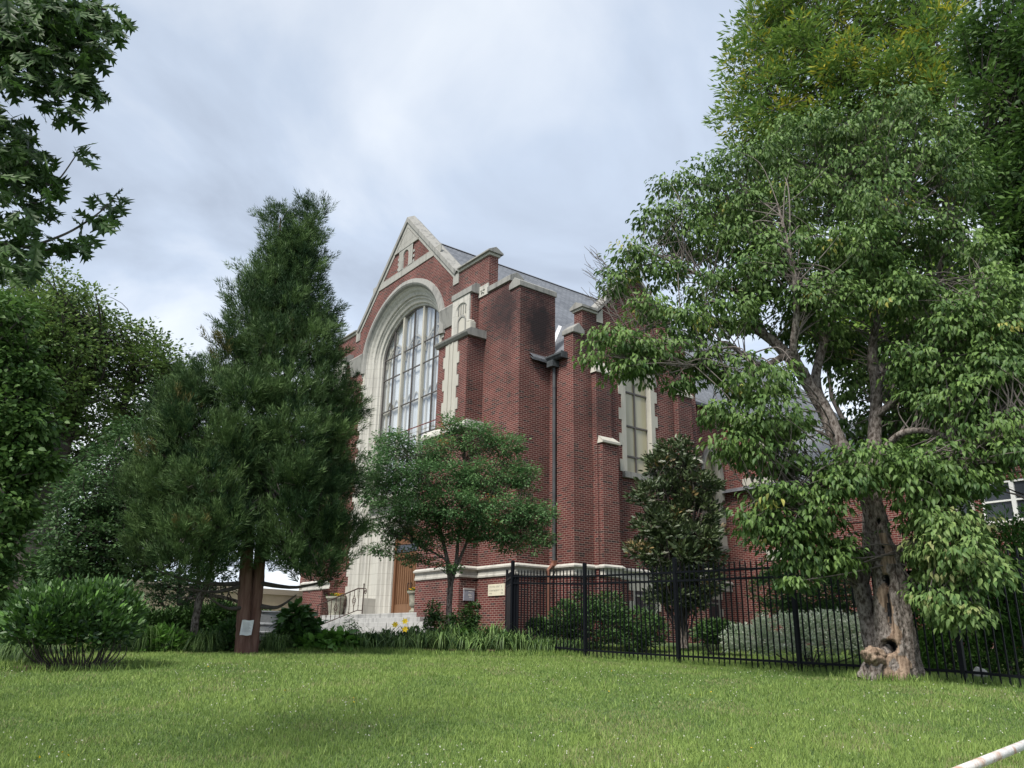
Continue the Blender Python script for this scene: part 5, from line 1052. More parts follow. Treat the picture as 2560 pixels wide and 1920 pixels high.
# willow oak at the right, above the dogwood
WO = [(1640, 60, 70, 45, 0, 1.2), (1720, 30, 90, 45, 0, 1.5), (1620, 130, 70, 45, 0, 1.2), (1720, 110, 90, 50, -.5, 1.4), (1610, 200, 60, 30, 0, 1.0), (1700, 190, 90, 50, -.5, 1.4), (1590, 260, 55, 25, 0, .9), (1680, 270, 90, 40, -.3, 1.3), (1600, 320, 40, 18, 0, .8), (1680, 330, 80, 35, 0, 1.2),
      (1820, 50, 100, 60, 0, 2), (1830, 150, 100, 60, -.8, 1.6), (1800, 250, 100, 50, -.5, 1.5), (1930, 60, 90, 60, 0, 2), (1950, 170, 90, 60, -1, 1.6), (1900, 260, 80, 50, 0, 1.5), (2030, 100, 70, 70, -.5, 1.6), (2030, 220, 70, 60, -.8, 1.4), (1780, -20, 160, 40, 0, 2), (2000, -20, 160, 50, 0, 2),
      (2060, 330, 60, 50, -.5, 1.2), (2100, 420, 40, 40, -.5, 1), (1580, 480, 60, 40, 3, 1.2), (1700, 420, 110, 60, 3, 1.6), (1850, 380, 100, 60, 3, 1.6)]
tree('willow_oak_tree', 'tall willow oak with small yellow green leaves rising above and behind the dogwood', WO, 23,
     [[(2262, 1500, 2, .42), (2255, 1200, 2, .36), (2235, 900, 1.5, .31), (2180, 700, 1, .24), (2090, 540, .6, .18), (1990, 420, .4, .14), (1900, 320, .2, .10), (1820, 200, 0, .06), (1760, 90, 0, .03)],
      [(2180, 700, 1, .18), (2140, 500, .5, .13), (2060, 300, 0, .09), (2010, 120, 0, .06), (1990, -20, 0, .03)], [(1990, 420, .4, .10), (1860, 360, .2, .07), (1740, 290, 0, .05), (1640, 230, 0, .03)], [(1900, 320, .2, .07), (1800, 180, 0, .05), (1700, 100, 0, .03)]],
     'lf_oak', 'barkdk', 1500, 30, .40, .24, T_NAR, flat=.7, droop=-.2, yellow=.20, tw=.35, twr=.012, shell=.3)
DT = [(2190, 40, 90, 70, 0, 2), (2120, 130, 60, 60, .5, 1.5), (2230, 160, 80, 80, 0, 2), (2160, 260, 70, 70, 0, 1.8), (2240, 330, 70, 80, 0, 2), (2170, 420, 70, 70, 0, 1.6), (2240, 500, 70, 80, 0, 1.8), (2180, 560, 60, 50, 0, 1.4), (2150, 640, 50, 40, .3, 1.4), (2230, 680, 60, 70, 0, 1.5), (2150, 350, 50, 50, .5, 1.2), (2200, 790, 60, 50, .5, 1.2), (2110, 960, 70, 50, 1, 1.3), (2060, 1040, 60, 45, 1, 1), (2230, 890, 60, 50, .5, 1.4), (2290, 200, 70, 200, 0, 2), (2300, 600, 60, 200, 0, 2), (1960, 1000, 70, 50, 1.5, 1), (2040, 900, 80, 40, 2, 1.2), (2060, 760, 60, 50, 2, 1.2), (2120, 860, 60, 50, 1.5, 1), (1980, 930, 60, 45, 2, 1), (2100, 940, 60, 45, 1, 1), (2020, 820, 50, 40, 2, 1), (1880, 1000, 60, 40, 2, .8)]
tree('shade_tree', 'dark leafed tall tree filling the right edge behind the dogwood', DT, 17.5,
     [[(2330, 1500, 0, .30), (2320, 1200, 0, .27), (2300, 900, 0, .23), (2265, 700, 0, .18), (2225, 480, 0, .13), (2190, 250, 0, .08), (2170, 60, 0, .04)], [(2300, 900, 0, .14), (2240, 960, 0, .10), (2170, 1010, .3, .07), (2090, 1040, .6, .03)], [(2265, 700, 0, .12), (2200, 560, 0, .08), (2150, 400, 0, .05), (2120, 200, 0, .03)]],
     'lf_dark', 'barkdk', 1800, 34, .34, .13, T_DIA, flat=.7, droop=.1, yellow=.03, tw=.3, twr=.012, shell=.25)
# trees behind the roof line on the right (seen through gaps)
GAP = [(1560, 560, 70, 60, 0, 2), (1680, 640, 90, 60, 0, 2), (1800, 700, 90, 60, 0, 2), (1920, 720, 90, 70, 0, 2), (2050, 740, 90, 80, 0, 2), (1700, 520, 80, 50, 0, 2), (1850, 560, 90, 60, 0, 2), (1980, 600, 90, 60, 0, 2), (2100, 620, 90, 60, 0, 2), (2150, 880, 90, 70, 0, 2), (2010, 850, 70, 60, 0, 2)]
tree('far_tree', 'leafy tree beyond the church roof, glimpsed through the dogwood', [e_ for e_ in GAP if e_[0] > 1750], 44, [[(2150, 1400, 0, .5), (2100, 1000, 0, .4), (2000, 800, 0, .25), (1900, 650, 0, .1)]], 'lf_oak', 'barkdk', 900, 16, .9, .36, T_DIA, tw=.2, twr=.03, shell=.2)
# old tree on the left
OT = [(90, 640, 90, 40, 0, 2.2), (170, 680, 70, 38, 0, 2), (60, 700, 90, 50, -1, 2), (210, 730, 50, 30, 0, 1.6), (120, 760, 100, 45, -1, 2), (20, 780, 80, 60, 0, 2), (285, 735, 60, 32, .5, 1.8), (350, 770, 45, 32, .5, 1.4), (300, 800, 80, 38, .3, 1.8), (400, 795, 22, 22, 1, 1), (375, 830, 50, 30, 1, 1.3), (240, 850, 60, 28, .5, 1.5),
      (150, 850, 80, 40, -1, 1.6), (60, 900, 90, 60, 0, 2), (200, 930, 60, 30, 0, 1.4), (280, 900, 40, 22, .6, 1.2), (330, 890, 40, 25, .8, 1.2), (120, 1010, 70, 50, 1, 1.5), (30, 1030, 70, 70, 0, 1.6), (170, 800, 60, 30, .5, 1.5)]
tree('old_shade_tree', 'huge old spreading tree with a thick leaning trunk at the left', OT, 27,
     [[(40, 1345, 0, .80), (55, 1280, 0, .70), (68, 1200, 0, .62), (80, 1130, 0, .60), (95, 1060, 0, .50), (115, 990, 0, .38), (140, 930, 0, .30), (165, 870, 0, .22), (200, 800, 0, .15), (215, 730, 0, .08)],
      [(110, 1060, 0, .36), (150, 1020, .3, .28), (190, 985, .5, .24), (240, 955, .7, .20), (290, 920, .9, .16), (330, 870, 1, .11), (350, 800, 1, .06)], [(95, 1100, 0, .30), (135, 1075, .3, .24), (180, 1050, .5, .18), (230, 1035, .6, .12), (280, 1010, .7, .07)], [(150, 920, 0, .22), (120, 840, 0, .16), (90, 760, 0, .1), (80, 680, 0, .06)], [(240, 955, .7, .13), (270, 870, .6, .10), (290, 800, .6, .06), (285, 740, .6, .03)], [(60, 1180, 0, .3), (30, 1080, 0, .2), (10, 950, 0, .12), (0, 800, 0, .06)], [(330, 870, 1, .10), (372, 850, 1, .12), (382, 818, 1, .10)]],
     'lf_old', 'barkdk', 1700, 28, .46, .13, T_DIA, flat=.55, droop=.1, yellow=.02, tw=.5, twr=.022, shell=.35)
MP = [(-10, 700, 60, 60, 0, 1), (20, 790, 60, 50, 0, 1), (60, 830, 45, 30, -.3, .7), (0, 900, 70, 60, 0, 1), (70, 920, 50, 30, -.4, .7), (20, 1000, 70, 50, 0, 1), (90, 1010, 35, 20, -.4, .5), (0, 1090, 60, 50, 0, 1), (-10, 1180, 45, 50, 0, .9), (-25, 1270, 45, 40, 0, .8)]
tree('maple_tree', 'bright green maple reaching in from the left edge before the old tree', MP, 17, [[(-90, 1480, 0, .22), (-85, 1250, 0, .19), (-70, 1000, 0, .15), (-50, 800, 0, .1), (-30, 680, 0, .05)], [(-80, 1100, 0, .1), (-20, 1000, 0, .06), (50, 930, 0, .03)]], 'lf_maple', 'barkdk', 700, 26, .26, .12, T_OVAL, flat=.4, droop=.35, tw=.4, shell=.3)
MD = [(300, 960, 70, 50, 1, 1.2), (250, 1010, 80, 50, .5, 1.2), (340, 1040, 80, 50, 1, 1.2), (200, 1070, 80, 50, 0, 1.2), (290, 1110, 90, 50, 0, 1.3), (150, 1130, 70, 42, 0, 1.1), (220, 1170, 90, 45, -.3, 1.2), (330, 1170, 70, 45, 0, 1.2), (140, 1200, 50, 30, -.3, .8), (180, 1225, 70, 28, -.3, .9), (280, 1230, 60, 28, -.2, .9), (390, 1110, 60, 60, 1, 1.2), (100, 1290, 40, 20, 0, .6)]
tree('small_garden_tree', 'low dark green multi stemmed tree behind the big rounded shrub', MD, 21.5, [[(145, 1400, 0, .10), (150, 1310, 0, .09), (175, 1230, 0, .07), (230, 1130, 0, .05), (280, 1030, 0, .03)], [(140, 1400, 0, .08), (132, 1310, 0, .07), (130, 1220, 0, .05), (150, 1140, 0, .03)], [(230, 1130, 0, .05), (320, 1150, 0, .03)]], 'lf_mid', 'barkdk', 1300, 26, .30, .10, T_DIA, flat=.4, droop=.25, tw=.4, shell=.3)
# dark evergreen mass behind, left
EV = [(150, 1290, 90, 50, 2, 1.2), (212, 1285, 45, 45, 2, 1.0), (110, 1250, 50, 50, 2, 1), (90, 1330, 60, 40, 2, 1), (20, 1330, 60, 50, 2, 1)]
tree('evergreen_tree', 'dark evergreen thicket tree between the old trunk and the tan building', EV, 24, [[(190, 1400, 2, .12), (190, 1300, 2, .1), (190, 1250, 2, .05)]], 'lf_yew', 'barkdk', 700, 22, .35, .13, T_DIA, flat=.7, droop=.2, tw=.1, shell=.3)
FH = [(20, 1240, 90, 45, 0, 3), (60, 1290, 90, 50, 0, 3), (200, 1290, 90, 40, 0, 3), (-20, 1180, 50, 60, 0, 3), (330, 1270, 60, 30, 0, 3)]
tree('far_tree', 'dim green tree far behind the old trunk at the left', FH, 46, [[(130, 1400, 0, .4), (130, 1280, 0, .3), (130, 1180, 0, .1)]], 'lf_dark', 'barkdk', 700, 18, 1.0, .36, T_DIA, tw=.1, twr=.03, shell=.2)
# thin grey trees in the bed, left of the conifer
t1 = 17.8
tree('crape_myrtle_tree', 'thin leaning grey stem rising from the bed left of the conifer', [(400, 1290, 55, 20, .3, .5), (450, 1270, 55, 22, .3, .5), (440, 1240, 70, 28, .3, .6), (480, 1305, 40, 10, .2, .3)], t1, [[(413, 1422, 0, .085), (418, 1380, 0, .075), (424, 1330, 0, .07), (434, 1290, 0, .062), (447, 1265, 0, .05), (455, 1230, 0, .04), (460, 1150, 0, .02)], [(424, 1320, .05, .05), (428, 1270, .1, .045), (428, 1220, .1, .03)], [(440, 1285, 0, .04), (480, 1290, 0, .035), (530, 1305, .1, .03)]], 'lf_mid', 'bark', 70, 22, .22, .075, T_DIA, flat=.35, tw=.4)
tree('crape_myrtle_tree', 'forked slim stemmed tree standing before the tan building wall', [(350, 1275, 50, 18, 0, .7), (400, 1262, 55, 18, 0, .8), (340, 1300, 28, 14, 0, .4), (330, 1255, 40, 16, 0, .6)], 23.5, [[(390, 1400, 0, .10), (390, 1345, 0, .085), (388, 1315, 0, .08), (388, 1270, 0, .05), (388, 1220, 0, .03)], [(390, 1335, 0, .07), (400, 1305, 0, .07), (420, 1275, 0, .055), (440, 1230, 0, .03)], [(388, 1318, 0, .04), (360, 1312, 0, .03), (345, 1300, 0, .02)]], 'lf_mid', 'barkdk', 80, 22, .25, .085, T_DIA, flat=.35, tw=.4)
# near oak branches, upper left: the tree itself stands outside the picture
nod = 6.3
no_t = empty('oak_tree', 'near oak whose lobed dark leaves hang into the upper left corner', 'tree', np.array([-8.4, 5.2, float(g(-8.4, 5.2))]))
nl = [L4(r_, nod) for r_ in [
    [(-900, 900, 1.5, .20), (-600, 300, 1.0, .14), (-300, 120, .5, .08), (-60, 60, .2, .04), (90, 30, 0, .018), (230, 20, 0, .007)],
    [(-300, 120, .5, .05), (-80, 180, .3, .03), (60, 170, 0, .015), (160, 180, 0, .008), (225, 175, 0, .004)],
    [(-600, 300, 1, .08), (-250, 350, .4, .04), (-40, 330, 0, .02), (60, 350, 0, .012), (110, 400, 0, .007), (165, 335, 0, .004)],
    [(-250, 350, .4, .04), (-80, 500, .1, .022), (40, 532, 0, .013), (130, 510, 0, .009), (200, 470, 0, .007), (245, 432, 0, .004)],
    [(-60, 60, .2, .02), (60, 110, 0, .012), (170, 100, 0, .008), (255, 55, 0, .004)], [(40, 532, 0, .01), (100, 540, 0, .007), (175, 520, 0, .004)], [(-80, 500, .1, .015), (-10, 570, 0, .01), (50, 585, 0, .005)], [(60, 350, 0, .01), (30, 420, 0, .006), (80, 440, 0, .004)], [(160, 180, 0, .006), (110, 230, 0, .005), (140, 245, 0, .003)]]]
tkp = np.array([[-8.4, 5.2, -1.9, .42], [-8.45, 5.25, 0, .36], [-8.4, 5.3, 2.5, .30], [-8.3, 5.5, 5, .25], [*nl[0][0][:3], .22]])
into(limbs_mesh([tkp]+nl, 'limbs', M['barkdk'], None, 12, .05, 8), no_t)
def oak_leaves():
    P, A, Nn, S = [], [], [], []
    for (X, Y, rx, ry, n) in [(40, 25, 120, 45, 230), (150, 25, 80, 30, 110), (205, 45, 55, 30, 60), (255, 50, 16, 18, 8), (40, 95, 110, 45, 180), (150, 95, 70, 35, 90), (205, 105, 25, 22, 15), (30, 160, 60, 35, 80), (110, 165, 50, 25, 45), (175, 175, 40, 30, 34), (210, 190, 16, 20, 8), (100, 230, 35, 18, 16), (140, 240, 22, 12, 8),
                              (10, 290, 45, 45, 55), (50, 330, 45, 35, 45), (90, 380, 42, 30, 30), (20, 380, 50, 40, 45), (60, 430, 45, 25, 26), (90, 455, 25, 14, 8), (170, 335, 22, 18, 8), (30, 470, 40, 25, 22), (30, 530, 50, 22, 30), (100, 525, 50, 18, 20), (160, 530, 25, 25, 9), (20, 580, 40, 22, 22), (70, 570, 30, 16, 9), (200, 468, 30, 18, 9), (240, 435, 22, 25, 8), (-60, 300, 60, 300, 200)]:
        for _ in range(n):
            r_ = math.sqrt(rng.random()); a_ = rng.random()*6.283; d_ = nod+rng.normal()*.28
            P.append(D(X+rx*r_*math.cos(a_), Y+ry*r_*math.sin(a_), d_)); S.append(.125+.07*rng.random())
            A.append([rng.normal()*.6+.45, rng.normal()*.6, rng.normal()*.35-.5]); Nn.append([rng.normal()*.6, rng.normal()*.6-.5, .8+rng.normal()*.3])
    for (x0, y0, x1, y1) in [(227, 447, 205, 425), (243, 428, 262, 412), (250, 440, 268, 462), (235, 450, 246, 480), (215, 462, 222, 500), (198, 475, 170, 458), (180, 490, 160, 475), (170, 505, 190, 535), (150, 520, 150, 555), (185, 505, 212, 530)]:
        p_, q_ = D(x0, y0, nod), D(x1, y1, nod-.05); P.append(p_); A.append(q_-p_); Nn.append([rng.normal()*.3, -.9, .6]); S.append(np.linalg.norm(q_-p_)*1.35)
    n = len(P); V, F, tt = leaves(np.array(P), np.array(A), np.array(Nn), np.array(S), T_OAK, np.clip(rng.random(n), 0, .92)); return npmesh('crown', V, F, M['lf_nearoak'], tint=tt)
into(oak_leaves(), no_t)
# ================================================================== SHRUBS
def shrub(name, label, ells, d0, lm, nsub, per, sub_r, size, T, cat='shrub', group=None, stems=None, base=None, flat=.8, droop=-.3, shell=.7, up=.5, yellow=0, spot=None):
    bx, by = base; loc = D(bx, by, d0); loc[2] = g(loc[0], loc[1])
    r = empty(name, label, cat, loc, 0, group)
    o, C, E = crown(ells, d0, nsub, per, sub_r, size, T, M[lm], name='foliage', flat=flat, droop=droop, shell=shell, up=up, yellow=yellow); into(o, r)
    st = []
    for i in range(stems or 6):
        j = rng.integers(len(C)); a0 = loc+np.array([rng.normal()*.10, rng.normal()*.08, -.05]); c = C[j]*.75+E[j]*.25
        st.append(np.array([[*a0, .016], [*((a0+c)/2+[rng.normal()*.04, 0, -.04]), .011], [*c, .005]]))
    into(limbs_mesh(st, 'stems', M['barkdk'], None, 6, .04, 4), r); return r
# big cherry laurel at left with bare fanning stems
bd = 13.3
lr = empty('laurel_shrub', 'big rounded laurel shrub with bare fanning stems at the left of the lawn', 'shrub', D(165, 1424, bd))
LA = [(120, 1288, 18, 12, 0, .2), (232, 1286, 20, 12, 0, .2), (285, 1322, 14, 16, 0, .2), (165, 1296, 45, 22, 0, .4), (110, 1308, 55, 26, -.1, .45), (210, 1296, 50, 24, 0, .45), (245, 1312, 45, 30, 0, .45), (70, 1328, 42, 26, 0, .4), (160, 1322, 70, 28, -.45, .3), (272, 1340, 26, 26, 0, .4), (48, 1350, 24, 20, 0, .35), (100, 1352, 50, 22, -.4, .3), (200, 1350, 66, 24, -.45, .3), (150, 1364, 58, 14, -.3, .3), (250, 1358, 33, 18, -.1, .35), (85, 1370, 38, 10, -.1, .3), (60, 1366, 20, 10, 0, .3)]
o_, Cl, El = crown(LA, bd, 620, 22, .14, .100, T_ELL, M['lf_laur'], name='foliage', flat=1.1, droop=-.8, shell=.6, up=.2, yellow=.05); into(o_, lr)
st_ = []
for i in range(46):
    f_ = (i/45-.5)*2; b0 = D(165+f_*55+rng.normal()*6, 1432, bd+rng.normal()*.1); b0[2] = g(b0[0], b0[1])-.03; t0 = D(165+f_*118+rng.normal()*12, 1368-14*abs(f_)+rng.normal()*8, bd+rng.normal()*.3)
    st_.append(np.array([[*b0, .008+.010*rng.random()], [*((b0+t0)/2+[f_*.04+rng.normal()*.03, rng.normal()*.03, -.05+rng.normal()*.02]), .008], [*t0, .005]]))
into(limbs_mesh(st_, 'stems', M['barkdk'], None, 7, .05, 5), lr)
HG = 'clipped shrubs of the low hedge before the tan building'
for i, (X, Y, w_, h_) in enumerate([(322, 1352, 32, 26), (370, 1350, 34, 27), (420, 1346, 32, 28), (472, 1340, 36, 32), (505, 1345, 22, 28)]):
    shrub('hedge_shrub', ['low dark hedge shrub nearest the big laurel', 'dark hedge shrub second from the big laurel', 'hedge shrub directly behind the thin grey stem', 'tallest hedge shrub just left of the conifer', 'hedge shrub tucked against the conifer trunk'][i], [(X, Y-4, w_, h_*.8, 0, .5), (X+6, Y-h_*.45, w_*.7, h_*.5, 0, .4), (X, Y+h_*.4, w_, h_*.6, 0, .5)], 20, 'lf_yew', 200, 26, .17, .09, T_ELL, group=HG, base=(X, 1385), droop=-.5)
shrub('hedge_shrub', 'rounded green shrub growing out of the galvanised tank', [(570, 1345, 32, 18, 0, .4), (560, 1338, 24, 14, 0, .3)], 21, 'lf_laur', 90, 26, .14, .08, T_ELL, base=(565, 1360))
shrub('hedge_shrub', 'dark low shrub at the far left edge beside the path', [(5, 1350, 45, 30, 0, .5), (-20, 1340, 40, 35, 0, .5)], 18, 'lf_yew', 120, 26, .2, .09, T_ELL, base=(0, 1385))
shrub('hydrangea', 'tall dark leafed hydrangea just right of the conifer trunk', [(640, 1335, 30, 18, 0, .3), (646, 1357, 32, 20, 0, .35), (620, 1372, 30, 22, 0, .3), (668, 1364, 14, 14, .1, .3), (640, 1392, 45, 18, -.1, .3), (605, 1395, 25, 14, -.1, .25), (655, 1325, 12, 8, 0, .15)], 18.2, 'lf_hyd', 130, 16, .17, .19, T_OVAL, base=(645, 1410), flat=.7, droop=.2, up=.9, shell=.4)
shrub('broadleaf_plant', 'bright broad leafed plant in front of the iron handrail', [(700, 1382, 40, 12, 0, .3), (732, 1382, 20, 9, .1, .25), (690, 1395, 55, 14, -.1, .3), (740, 1392, 25, 12, 0, .25), (660, 1400, 30, 10, -.1, .2)], 18.0, 'lf_big', 110, 13, .16, .21, T_OVAL, base=(705, 1412), flat=.6, droop=.1, up=1.2, shell=.4)
shrub('nandina', 'airy small leafed shrub at the left end of the white steps', [(758, 1345, 8, 16, 0, .15), (762, 1368, 16, 14, 0, .2), (745, 1360, 8, 10, 0, .12)], 20.5, 'lf_mid', 34, 14, .12, .06, T_DIA, base=(768, 1390), droop=.2)
shrub('weed_shrub', 'loose weedy shrub at the foot of the hornbeam', [(945, 1350, 22, 22, 0, .25), (935, 1320, 10, 20, 0, .15), (975, 1372, 30, 14, 0, .25), (1000, 1345, 25, 25, 0, .3), (1020, 1325, 14, 22, 0, .2), (1015, 1370, 30, 18, 0, .3), (920, 1378, 22, 10, 0, .2)], 20.3, 'lf_laur', 260, 18, .13, .085, T_DIA, base=(975, 1400), droop=.2)
shrub('broadleaf_plant', 'broad pale leaves at the base of the weedy shrub', [(985, 1382, 32, 9, 0, .2), (960, 1390, 20, 7, 0, .2)], 19.4, 'lf_big', 30, 12, .12, .17, T_OVAL, base=(980, 1400), up=1.2)
shrub('green_shrub', 'dark leafy shrub in the bed between the thin stem and hedge', [(330, 1385, 30, 20, 0, .3), (362, 1382, 26, 22, 0, .3), (395, 1392, 20, 14, 0, .25)], 17.6, 'lf_big', 90, 18, .14, .13, T_ELL, base=(355, 1412), droop=-.4)
shrub('green_shrub', 'dark shrub filling the bed close to the conifer foot', [(480, 1385, 30, 20, 0, .3), (505, 1370, 22, 22, 0, .3), (455, 1395, 22, 14, 0, .25)], 17.8, 'lf_hyd', 90, 18, .14, .12, T_ELL, base=(480, 1412), droop=-.3)
shrub('bed_perennial', 'dark leafy mass behind the yellow daylilies at the foot of the steps', [(800, 1390, 40, 10, .4, .3), (850, 1388, 40, 10, .5, .3), (900, 1386, 40, 11, .5, .3)], 18.8, 'lf_hyd', 110, 18, .13, .12, T_ELL, cat='plant', base=(850, 1405), droop=-.2)
shrub('bed_perennial', 'dark leafy mass between the hornbeam foot and the gate', [(1040, 1382, 35, 12, .4, .3), (1090, 1384, 35, 11, .4, .3), (1000, 1388, 30, 10, .3, .3)], 18.8, 'lf_hyd', 110, 18, .13, .11, T_ELL, cat='plant', base=(1050, 1402), droop=-.2)
YG = 'shrubs behind the steel fence'
for lab, el_, lm, d_, sz, bs in [
    ('large dome shaped yew against the brick corner behind the fence', [(1255, 1310, 45, 26, 0, .6), (1310, 1315, 40, 30, 0, .6), (1230, 1345, 45, 32, -.1, .6), (1290, 1350, 65, 38, -.3, .6), (1330, 1350, 25, 34, 0, .5), (1215, 1365, 35, 20, 0, .5)], 'lf_yew', 19.4, .075, (1280, 1395)),
    ('smaller round yew right of the large dome, behind the fence', [(1385, 1345, 38, 22, 0, .45), (1400, 1365, 38, 26, 0, .45), (1370, 1375, 36, 24, 0, .45)], 'lf_yew', 18.9, .075, (1388, 1398)),
    ('low dark cushion shrub near the magnolia trunk', [(1550, 1362, 34, 16, 0, .4), (1530, 1370, 28, 14, 0, .4), (1580, 1368, 22, 13, 0, .3)], 'lf_yew', 18.6, .075, (1552, 1390)),
    ('big glossy holly mass behind the variegated ground cover', [(1680, 1280, 50, 40, 0, .6), (1740, 1270, 60, 45, 0, .7), (1800, 1290, 45, 45, 0, .6), (1700, 1320, 50, 28, 0, .6), (1770, 1330, 60, 25, 0, .6), (1840, 1320, 40, 40, .2, .6)], 'lf_laur', 17.2, .07, (1750, 1370)),
    ('small dark shrub beside the gate end of the fence', [(1165, 1352, 18, 12, 0, .25), (1185, 1362, 22, 12, 0, .3)], 'lf_yew', 19.6, .07, (1178, 1380))]:
    shrub('yew_shrub' if lm == 'lf_yew' else 'holly_shrub', lab, el_, d_, lm, 420 if len(el_) > 5 else 160, 30, .13, sz, T_ELL, group=YG, base=bs, droop=-.3, shell=.75)
shrub('variegated_shrub', 'pale variegated mounding shrub behind the fence beside the dogwood', [(1620, 1374, 55, 20, 0, .6), (1700, 1358, 65, 26, 0, .7), (1780, 1356, 65, 28, 0, .7), (1855, 1364, 50, 28, 0, .6), (1740, 1346, 50, 12, 0, .5), (1660, 1390, 60, 16, -.3, .5), (1760, 1388, 70, 20, -.4, .5), (1850, 1392, 50, 18, -.3, .5), (1590, 1395, 25, 10, 0, .4), (1925, 1390, 50, 25, .3, .5)], 15.6, 'lf_var', 900, 26, .12, .050, T_DIA, base=(1740, 1415), flat=.7, droop=-.2, shell=.75)
AG = 'columns of arborvitae at the right behind the fence'
for i, (X, top, w_, d_) in enumerate([(1990, 1220, 40, 15.4), (2055, 1190, 44, 15.3), (2120, 1130, 48, 15.2), (2180, 1125, 48, 15.1), (2235, 1110, 48, 15.0), (1925, 1250, 36, 15.8)]):
    el_ = [(X, top+20, w_*.3, 28, 0, .2), (X, top+70, w_*.55, 40, 0, .35), (X, top+140, w_*.8, 50, 0, .45), (X, top+210, w_*.95, 50, 0, .5)]
    y_ = top+270
    while y_ < 1405: el_.append((X, y_, w_, 45, 0, .5)); y_ += 50
    shrub('arborvitae', ['arborvitae third from the dogwood trunk, dark and narrow', 'arborvitae column behind the low dogwood branch', 'tall pointed arborvitae below the sash window', 'tall arborvitae second from the right edge', 'arborvitae column at the right edge of the picture', 'shortest arborvitae close behind the dogwood trunk'][i], el_, d_, 'lf_thuja', 260, 26, .14, .075, T_ELL, cat='conifer', group=AG, base=(X, 1420), flat=1.4, droop=-.9, shell=.8, up=.1)
# ---- daylilies and grassy clumps along the bed edge
def clump(name, label, X, Y, d0, n, h, spread_, lm='lf_lily', wd=.016, group='arching leaf clumps edging the planting bed', blossoms=0):
    c = D(X, Y, d0); c[2] = g(c[0], c[1])
    V_, F_, T_ = [], [], []; seg = 5
    for i in range(n):
        a_ = rng.random()*6.283; rr = spread_*(.25+.75*rng.random()); hh = h*(.6+.5*rng.random()); t = np.linspace(0, 1, seg+1)
        b0 = c+np.array([rng.normal()*.06, rng.normal()*.06, -.02]); dr = np.array([math.cos(a_), math.sin(a_), 0]); sd_ = np.array([-dr[1], dr[0], 0])
        z = hh*(2.5*t-2.35*t**2.1) if rng.random() < .75 else hh*(1.3*t-.45*t*t)
        cen_ = b0+dr*(rr*t**1.3)[:, None]+np.array([0, 0, 1.])*z[:, None]; wv = wd*(1-t**3*.9)[:, None]*.5
        o_ = len(V_)*2*(seg+1); V_.append(np.stack([cen_-sd_*wv, cen_+sd_*wv], 1).reshape(-1, 3))
        for k_ in range(seg): F_.append([o_+2*k_, o_+2*k_+1, o_+2*k_+3, o_+2*k_+2])
        T_ += [min(.93, rng.random())]*seg
    r = props(npmesh(name, np.concatenate(V_), np.array(F_), M[lm], tint=np.array(T_)), label, 'plant', group)
    for i in range(blossoms):
        pc = c+np.array([(.12, -.25, .60), (-.09, -.2, .53), (.13, -.25, .44)][i % 3]) if blossoms == 3 else c+np.array([rng.normal()*.1, rng.normal()*.1, h*1.05]); an = np.arange(6)*math.pi/3+i
        face_ = np.array([.15, -.9, .35]); ex = np.array([1., 0, 0]); ey = np.array([0, .3, .95])
        A = np.cos(an)[:, None]*ex+np.sin(an)[:, None]*ey+face_*.35
        v2_, f2_, t2_ = leaves(np.repeat([pc], 6, 0), A, np.repeat([face_], 6, 0), np.full(6, .075), T_OVAL, rng.random(6)); npmesh('blossom', v2_, f2_, M['yellow2'], r, tint=t2_)
    return r
LILY = [(862, 1408, 'daylily clump with open yellow flowers', 3), (800, 1405, 'daylily clump left of the flowering one', 0), (770, 1402, 'grassy clump below the nandina', 0), (905, 1400, 'leafy clump right of the yellow lilies', 0), (955, 1404, 'daylily clump directly below the weedy shrub', 0), (1000, 1398, 'daylily clump in front of the hornbeam foot', 0), (1040, 1402, 'daylily clump in front of the brick pier', 0), (1085, 1398, 'wide arching daylily clump under the stone plaque', 0), (1120, 1397, 'daylily clump at the end of the bed by the gate', 0),
        (830, 1395, 'daylily leaves behind the yellow flowers', 0), (930, 1392, 'second row clump at the bottom of the steps', 0), (885, 1392, 'second row clump behind the yellow lilies', 0), (1065, 1390, 'second row clump under the wall sign', 0), (975, 1390, 'second row clump beside the broad pale leaves', 0), (740, 1408, 'low clump before the broad leafed plant', 0), (1020, 1389, 'second row clump against the brick pier foot', 0), (1140, 1385, 'upright clump against the open gate', 0)]
for i, (X, Y, lab, bl) in enumerate(LILY):
    clump('daylily', lab, X, Y, 17.9+(.9 if Y < 1396 else 0)+rng.random()*.2, int((110 if Y > 1396 else 70)*(.6+.8*rng.random())), ((.50 if Y > 1396 else .62) if i != 14 else .35)*(.7+.65*rng.random()), .46+.25*rng.random(), wd=.027, blossoms=bl)
for i, (X, lab) in enumerate([(310, 'grass clump right of the big laurel'), (285, 'grass clump at the laurel stems'), (250, 'pale grass clump behind the laurel stems'), (425, 'yellowish grass clump right of the thin stem'), (450, 'grass clump halfway to the conifer'), (375, 'grass clump left of the thin stem'), (580, 'grass clump at the right foot of the conifer'), (600, 'grass clump before the galvanised tank')]):
    clump('grass_clump', lab, X, 1405, 17.3+rng.random()*.3, 170, .62*(.8+.4*rng.random()), .5, wd=.011, group='grassy clumps in the left bed')
for i, (X, d_, lab) in enumerate([(25, 14.6, 'big arching grass clump at the far left edge'), (75, 14.0, 'arching grass clump between path and laurel'), (-5, 15.2, 'arching grass clump cut by the left frame edge'), (55, 15.0, 'taller grass clump beside the path')]):
    clump('grass_clump', lab, X, 1405, d_, 220, .50, .5, wd=.010, group='arching grass clumps by the path')
